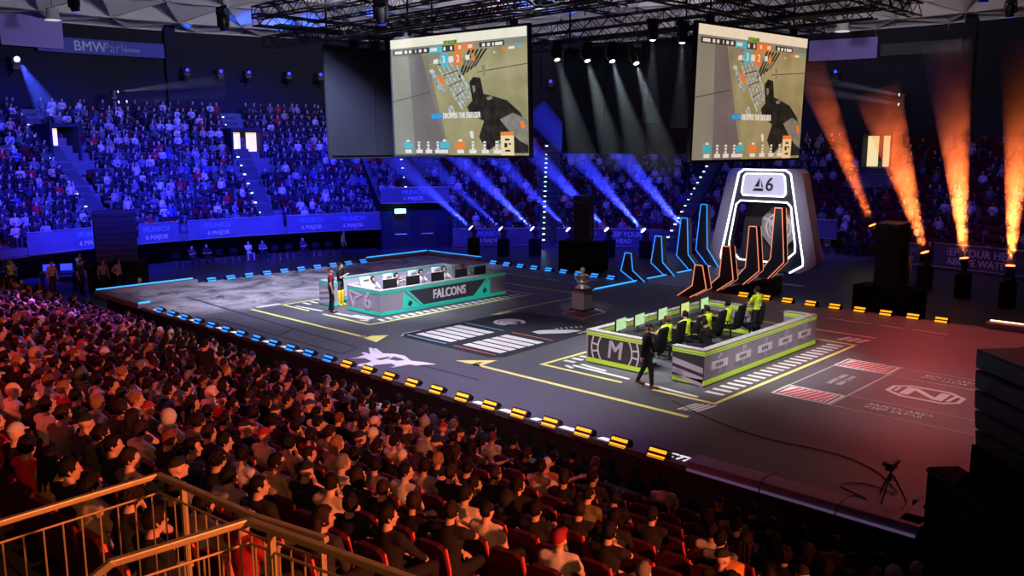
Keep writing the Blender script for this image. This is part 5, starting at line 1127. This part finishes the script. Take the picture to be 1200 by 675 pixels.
# ------------------------------------------------------------------ people who stand out
PL = [figure('player%d' % i, J, False, False, fine=True) for i, J in enumerate((sit(.06,0,'desk',0,-.1), sit(.12,.03,'desk',.15,-.12), sit(.0,-.02,'desk',-.2,-.05), sit(.1,0,'ears',.1,-.1)))]
LIME = (.55,.8,.03); WHT = (.72,.72,.72)
for k, (y, f_, hk, hc) in enumerate(((-1.45,0,'short','ginger'),(-.4,1,'short','dark-brown'),(.85,0,'quiff','brown'),(2.1,2,'short','black'))):
    put_person(PL[f_], (6.5,y,.0), PI/2-.05, nth(k+1)+' seated player in yellow-green jersey, counted from the entrance of the right booth', 'seated players in yellow-green', hk, HAIRC[hc], SKINS[k], LIME, (.02,.02,.025), headset=True, eyes=True, names=('jersey','trousers'))
STF = figure('standfront', stand(.1, -.1, 'front'), False, False, fine=True)
put_person(STF, (7.1,2.95,0), PI/2-.2, 'player in yellow-green jersey standing in the right booth', None, 'short', HAIRC['brown'], SKINS[1], LIME, (.02,.02,.025), headset=True, eyes=True, names=('jersey','trousers'))
put_person(POSES[7], (7.55,-1.05,0), PI/2+.1, 'coach in black seated behind the players in the right booth', None, 'short', HAIRC['black'], SKINS[2], (.012,.012,.014), (.015,.015,.02), headset=True, eyes=True)
for k, (y, f_, hk, hc) in enumerate(((-2.55,1,'short','brown'),(-1.4,3,'short','black'),(-.1,0,'quiff','dark-brown'),(1.2,2,'short','brown'),(2.35,1,'short','fair'))):
    put_person(PL[f_], (-6.5,y,.0), -PI/2, nth(k+1)+' player in white top seated in the left booth, counted from the near end', 'seated players in white', hk, HAIRC[hc], SKINS[k], WHT, (.03,.03,.04), headset=True, eyes=True, names=('jersey','trousers'))
WALK = figure('walker', stand(.15, -.1, 'down', .4, .05), True, False, fine=True)
put_person(WALK, (7.8,-4.45,0), -PI/2+.5, 'man in black walking past the entrance of the right booth', None, 'cap', (.012,.012,.014), SKINS[1], (.012,.012,.014), (.02,.02,.025), (.25,.08,.05), headset=True, eyes=True, names=('sweater','trousers'))
ST1 = figure('standdown', stand(-.3, -.05, 'down', .08), False, False, fine=True); ST2 = figure('standcross', stand(.2, 0, 'cross'), False, False, fine=True); STS = figure('standshort', stand(.4, -.05, 'hips'), False, True); STL = figure('standlong', stand(-.2, 0, 'down'), True, False)
put_person(ST1, (-7.05,-4.1,0), -.55, 'person in maroon T-shirt and dark cap standing at the left booth', None, 'cap', (.015,.015,.018), SKINS[2], (.16,.015,.03), (.016,.016,.02), eyes=True)
pb = put_person(ST2, (-8.0,-3.0,0), -1.2, 'person in black T-shirt and yellow boots with arms crossed at the left booth', None, 'quiff', HAIRC['dark-brown'], SKINS[0], (.014,.014,.018), (.05,.055,.075), (.75,.55,.03), eyes=True)
J2 = stand(.2, 0, 'cross')
for q in 'lr':
    b = bm_(); cap(b, J2['kn_'+q]+Vector((0,0,.06)), J2['an_'+q], .098, .082, 10); o = obj('boot', b, 'cloth', pb, True); o.color = (.75,.55,.03,1)
o = put_person(STL, (2.3,-14.0,ROWZ(5)), .4, 'person in black dress standing among the seated spectators of the near stand', None, 'short', HAIRC['dark-brown'], SKINS[1], (.012,.01,.012), (.014,.012,.014))
# floor level beyond the stage
def pf(fig, xy, rz, label, hk, hc, sh, tr, grp=None, z=FLZ): return put_person(fig, (xy[0],xy[1],z), rz, label, grp, hk, hc, SKINS[1], sh, tr)
pf(STL, (-25.4,-8.0), -1.2, 'person in pale jacket standing on the floor at the far left edge', 'short', HAIRC['black'], (.5,.5,.52), (.03,.03,.05))
pf(ST1, (-24.6,-6.9), -.9, 'dark clothed person standing right of the pale jacketed one at far left', 'short', HAIRC['black'], (.05,.05,.09), (.02,.02,.03))
pf(STL, (-23.9,-6.1), -1.4, 'left of two people in lilac tops standing under the far left banner', 'short', HAIRC['brown'], (.3,.28,.4), (.02,.02,.03)); pf(STS, (-23.6,-5.5), -1.0, 'right of two people in lilac tops standing under the far left banner', 'bob', HAIRC['dark-brown'], (.42,.35,.42), (.02,.02,.03))
pf(POSES[7], (-19.5,-6.2), -.9, 'bald person in black seated beside the blue lit left stage kerb', None, (0,0,0), (.012,.012,.014), (.015,.015,.02))
b = bm_(); rbox(b, (-19.5,-6.2,-.78), (.5,.5,.42), .02); tag(obj('equipment_case', b, 'blackcloth'), 'small black case under the bald person beside the left stage kerb', 'case')
v = put_person(ST1, (-26.9,10.6,FLZ), -.9, 'steward in green high-visibility vest standing below the corner banner', None, 'short', HAIRC['black'], SKINS[1], (.25,.8,.1), (.02,.02,.03), names=('vest','trousers'))
v = put_person(ST2, (-27.6,-5.9,FLZ), -1.0, 'steward in green high-visibility vest at the far left behind the control desk', None, 'short', HAIRC['black'], SKINS[1], (.25,.8,.1), (.02,.02,.03), names=('vest','trousers'))
v = put_person(ST2, (-27.3,-9.3,FLZ), -1.0, 'steward in green high-visibility vest at the left edge of the photo', None, 'cap', (.1,.3,.05), SKINS[1], (.25,.8,.1), (.02,.02,.03), names=('vest','trousers'))
v = put_person(ST1, (4.9,23.0,FLZ), 3.0, 'steward in yellow vest beside the leftmost orange smoke light on the floor', None, 'short', HAIRC['black'], SKINS[1], (.5,.5,.05), (.02,.02,.03), names=('vest','trousers'))
# folding chairs along the left wall, four taken
def fchair():
    t = thing('folding_chair', '', 'chair')
    b = bm_(); rbox(b, (0,.02,.45), (.44,.42,.04), .015); obj('seat', b, 'blackcloth', t); b = bm_(); rbox(b, (0,-.22,.74), (.44,.04,.34), .015); obj('backrest', b, 'blackcloth', t)
    for x in (-.2,.2):
        for y0, y1 in ((-.18,-.22),(.2,.22)): 
            b = bm_(); cap(b, (x,y0,.44), (x,y1,.0), .014, .014, 5, True); obj('leg', b, 'chairleg', t)
    return t
FC = fchair(); sat = {1:((.05,.05,.08),'short'),2:((.02,.02,.03),'short'),5:((.55,.55,.58),'short'),6:((.1,.1,.13),'cap'),9:((.03,.03,.05),'short')}
for k in range(12):
    th = 178.6-1.72*k; p = P3(30.1, th, FLZ); o = FC if k == 0 else dup(FC); o.location = p; o.rotation_euler = (0,0,rad(th+90)); o['label'] = nth(k+1)+' folding chair from the left under the long banner of the left stand'; o['group'] = 'folding chairs under the left stand'
    if k in sat: put_person(POSES[(0,1,4,7)[k % 4]], p, rad(th+90), 'person in '+('pale' if k == 5 else 'dark')+' top on the '+nth(k+1)+' folding chair under the left banner', 'people on the folding chairs', sat[k][1], HAIRC['dark-brown'] if k != 6 else (.02,.02,.03), SKINS[1], sat[k][0], (.3,.3,.36) if k == 5 else (.02,.02,.03))
# control desk by the far left tower
t = thing('control_desk', 'dark control desk with small blue lit screens at the far left', 'desk', (-26.6,-7.3,FLZ), 1.1)
b = bm_(); rbox(b, (0,0,.95), (1.7,.8,.08), .02); obj('desk_top', b, 'black', t)
for x in (-.75,.75):
    b = bm_(); box(b, (x,0,.46), (.08,.7,.92)); obj('leg', b, 'darkmetal', t)
for x in (-.4,.4):
    b = bm_(); rbox(b, (x,.1,1.22), (.62,.05,.4), .015); sc_ = obj('monitor', b, 'black', t); b = bm_(); box(b, (x,.07,1.22), (.56,.01,.34)); obj('screen', b, 'lensdim', sc_)
# steel stair tower at the left edge
t = thing('stair_tower', 'blue lit scaffold stair with railings at the left edge below the stand', 'stairs', (-29.3,-9.0,FLZ), rad(14))
b = bm_()
for k in range(9): box(b, (-.1-.27*k,0,.2+.2*k), (.28,1.1,.05))
obj('steps', b, 'tier', t)
for y in (-.58,.58):
    b = bm_(); tube(b, [(.1,y,1.05),(-2.4,y,2.9),(-3.2,y,2.9)], .03, 6); tube(b, [(.1,y,.6),(-2.4,y,2.4),(-3.2,y,2.4)], .02, 5)
    for q in range(8): cap(b, (.1-.38*q,y,.1+.25*q), (.1-.38*q,y,1.05+.27*q), .018, .018, 5, True)
    obj('railing', b, 'steel', t)
b = bm_(); box(b, P3(31.4, 149.9, 1.75), (.25,.75,.3), rad(149.9+0)); tag(obj('exit_sign', b, 'exitg'), 'small glowing exit sign above the black tunnel doors', 'sign')
# ---- photographers and bags at the bottom right
BAG = bm_(); rbox(BAG, (0,0,.26), (.36,.26,.52), .08); rbox(BAG, (0,.14,.2), (.28,.1,.28), .04); tag(obj('backpack', BAG, 'bag', None, True), 'orange backpack at the bottom edge right of the middle', 'bag').location = (15.45,-13.55,ROWZ(4)+.52)
t = thing('press_camera', 'black press camera with pale lens barrel pointed at the stage near the bottom right', 'camera', (14.75,-11.75,.25), .2)
b = bm_(); rbox(b, (0,0,0), (.17,.1,.14), .02); obj('body', b, 'black', t); b = bm_(); cap(b, (0,.05,0), (0,.38,0), .055, .065, 14, True); obj('lens', b, 'cap', t)
# ------------------------------------------------------------------ steel handrails in the foreground
def railing(path, zb, label, step, post_at, r=.026):
    t = thing('handrail', label, 'railing', group='steel stair handrails in the foreground'); P = [Vector(p) for p in path]
    b = bm_()
    for a, c in zip(P[:-1], P[1:]):
        d = (c-a); L = d.length; mid = (a+c)/2; q = d.to_track_quat('X', 'Z').to_matrix().to_4x4(); q.translation = mid; rbox(b, (0,0,0), (L+.03,.042,.04), .008, mtx=q)
    obj('top_rail', b, 'railtube', t)
    b = bm_(); dz = Vector((0,0,-.13)); tube(b, [p+dz for p in P], .008, 6); tube(b, [p+Vector((0,0,zb)) for p in P], .008, 6); obj('thin_rail', b, 'railtube', t)
    k = 0
    for a, c in zip(P[:-1], P[1:]):
        L = (c-a).length; n = max(1, int(L/step))
        for i in range(n):
            p = a.lerp(c, (i+.5)/n); b = bm_(); cap(b, p+dz, p+Vector((0,0,zb)), .0062, .0062, 6, True); obj('baluster', b, 'railtube', t)
    for p in post_at:
        b = bm_(); p = Vector(p); box(b, p+Vector((0,0,(zb-.15)/2)), (.035,.035,-zb+.15)); obj('post', b, 'railtube', t)
    return t
railing([(14.80,-22.25,4.1),(14.72,-20.55,4.1),(15.87,-20.44,4.1),(16.45,-20.32,4.1)], -.95, 'steel handrail in the foreground, left one of the two with its corner further up', .118, [(14.97,-20.49,4.1),(16.43,-20.33,4.1)])
railing([(16.28,-21.75,4.2),(16.33,-21.51,4.35),(16.39,-20.78,4.35),(17.96,-20.51,4.35)], -.95, 'nearer steel handrail in the foreground, crossing the bottom edge', .095, [(16.58,-20.75,4.35)])
b = bm_(); box(b, (15.6,-21.9,2.7), (1.8,2.6,.5)); struct('floor_stair_landing', b, 'concrete')
# ------------------------------------------------------------------ light
w = bpy.data.worlds.new('violet_ambient'); S.world = w; w.use_nodes = True
w.node_tree.nodes['Background'].inputs[0].default_value = (.2,.06,.18,1); w.node_tree.nodes['Background'].inputs[1].default_value = .07  # faint violet ambient added to tint the shadows
# white wash on both booths and the floor between
for x, y in ((6.9,0),(-6.9,0)):
    spot('booth_wash', (x*.75+1.0,y-3,11), (x,y,0), (1,.98,.95), 3600, 46, .5, .4)
spot('booth_wash', (10.5,-6.0,10.6), (7.4,-.6,.5), (1,.98,.95), 3600, 44, .6, .4)
spot('booth_wash', (-1.5,-6.0,10.6), (-6.4,-.6,.5), (.95,.97,1), 2400, 44, .6, .4)
spot('floor_wash', (-3,-7,12), (-11.5,-1,0), (.72,.72,1), 13500, 64, .8, .5)
spot('floor_wash', (-1,-5,12), (-4,-6,0), (.78,.78,1), 7000, 64, .9, .5)
spot('floor_wash', (3,-3,12), (3.5,-4.5,0), (.92,.92,1), 5200, 60, .8, .5)
spot('floor_wash', (9,-2,11), (13,-.5,0), (1,.8,.78), 3000, 46, .9, .4)
spot('red_wash', (16,20,9), (14.5,3,0), (1,.1,.12), 5000, 50, .9, .6)
spot('red_wash', (8,16,8), (11,7.5,0), (1,.1,.1), 2200, 60, .9, .6)
spot('floor_wash', (6,-11,11), (5,-6,0), (1,.96,.96), 3800, 60, .9, .4)
spot('booth_side', (17,-3,9), (8.9,0,.5), (.95,.9,1), 2600, 34, .8, .3)
spot('booth_side', (3,-6,10), (-5,-.5,.5), (.95,.95,1), 2200, 30, .8, .3)
spot('trophy_spot', (3,-3,11), (-.35,2.95,1), (1,.97,.92), 1500, 10, .5, .2)
spot('ramp_wash', (-.5,8,11), (-.8,14,0), (.6,.6,1), 1500, 50, .8, .4)
spot('gate_fill', (2,8,10), (-.4,17.5,2.5), (.9,.86,1), 5200, 30, .8, .4)  # added spot, boosts the glow of the light outlines on the shell
# blue flood over the left and far stands
for x, y, tx, ty, tz, p in ((-14,-5,-36,-3,3,110000),(-14.5,2,-36,9,3,110000),(-14,7,-31,19,3,48000),(-6,11,-21,27,1,26000),(0,11,-10,33,1,15000),(6,11,2,36,2,500)):
    spot('blue_flood', (x,y,12), (tx,ty,tz), (.025,.025,1), p, 50, .9, .5)
for x, y, tx, ty, tz, p in ((-14.5,-1,-36,2,3,2600),(-13,9,-27,21,2,1100),(0,11,-9,32,1,800)): spot('pale_flood', (x,y,12.2), (tx,ty,tz), (.32,.32,1), p, 56, .9, .5)
# warm red and violet light on the near stand
spot('warm_key', (31,-15.5,7.2), (5,-18.4,.8), (1,.2,.07), 24000, 42, .7, .3)
spot('warm_key', (24,-26,10.5), (14,-20,2), (1,.34,.1), 1300, 50, .8, .35)
spot('red_key', (6,-29,9), (2,-16,1), (1,.06,.05), 4200, 80, .9, .4)
spot('violet_fill', (-13,-8,11), (-9,-15.5,0), (.45,.12,1), 40000, 50, .9, .5)
spot('violet_fill', (2,-2,12), (4,-13,0), (.45,.2,1), 7000, 70, .9, .5)
# unseen fill spots added to brighten the ceiling, and blue up-lights
for x, y, th, p, sz, c in ((-6,-3,186,7000,62,(.9,.86,1)),(-8,3,166,8500,62,(1,.94,1)),(-6,9,146,8500,62,(1,.96,1)),(-2,11,124,8000,60,(1,.9,.98)),(3,12,104,7000,60,(1,.88,.9)),(8,12,84,6000,60,(1,.82,.8))):
    spot('ceiling_fill', (x,y,13.0), P3(36, th, 18.5), c, p, sz, .8, .6)
for th, r, p in ((159.5,43,1000),(155.8,42,1000),(168.3,45,600),(163.7,42,300),(150.6,38,500),(132.5,34,800),(129,36,600)):
    q = P3(r, th, cz(r)-1.5); spot('blue_uplight', q, q+Vector((.6,-.6,3)), (.01,.1,1), p*.9, 90, .9, .2)
spot('violet_flood', (6,27,11.5), (6,38,1), (.1,.05,1), 2600, 90, .9, .5)
S.view_settings.view_transform = 'Standard'; S.view_settings.look = 'None'; S.view_settings.gamma = 1.0; S.view_settings.exposure = 0.0; S.view_settings.use_curve_mapping = False
S.cycles.max_bounces = 5; S.cycles.diffuse_bounces = 2; S.cycles.glossy_bounces = 2; S.cycles.transmission_bounces = 2; S.cycles.volume_bounces = 0; S.cycles.transparent_max_bounces = 6
S.cycles.caustics_reflective = False; S.cycles.caustics_refractive = False; S.cycles.sample_clamp_indirect = 4.0; S.cycles.use_denoising = True; S.cycles.volume_step_rate = .25; S.cycles.volume_max_steps = 256
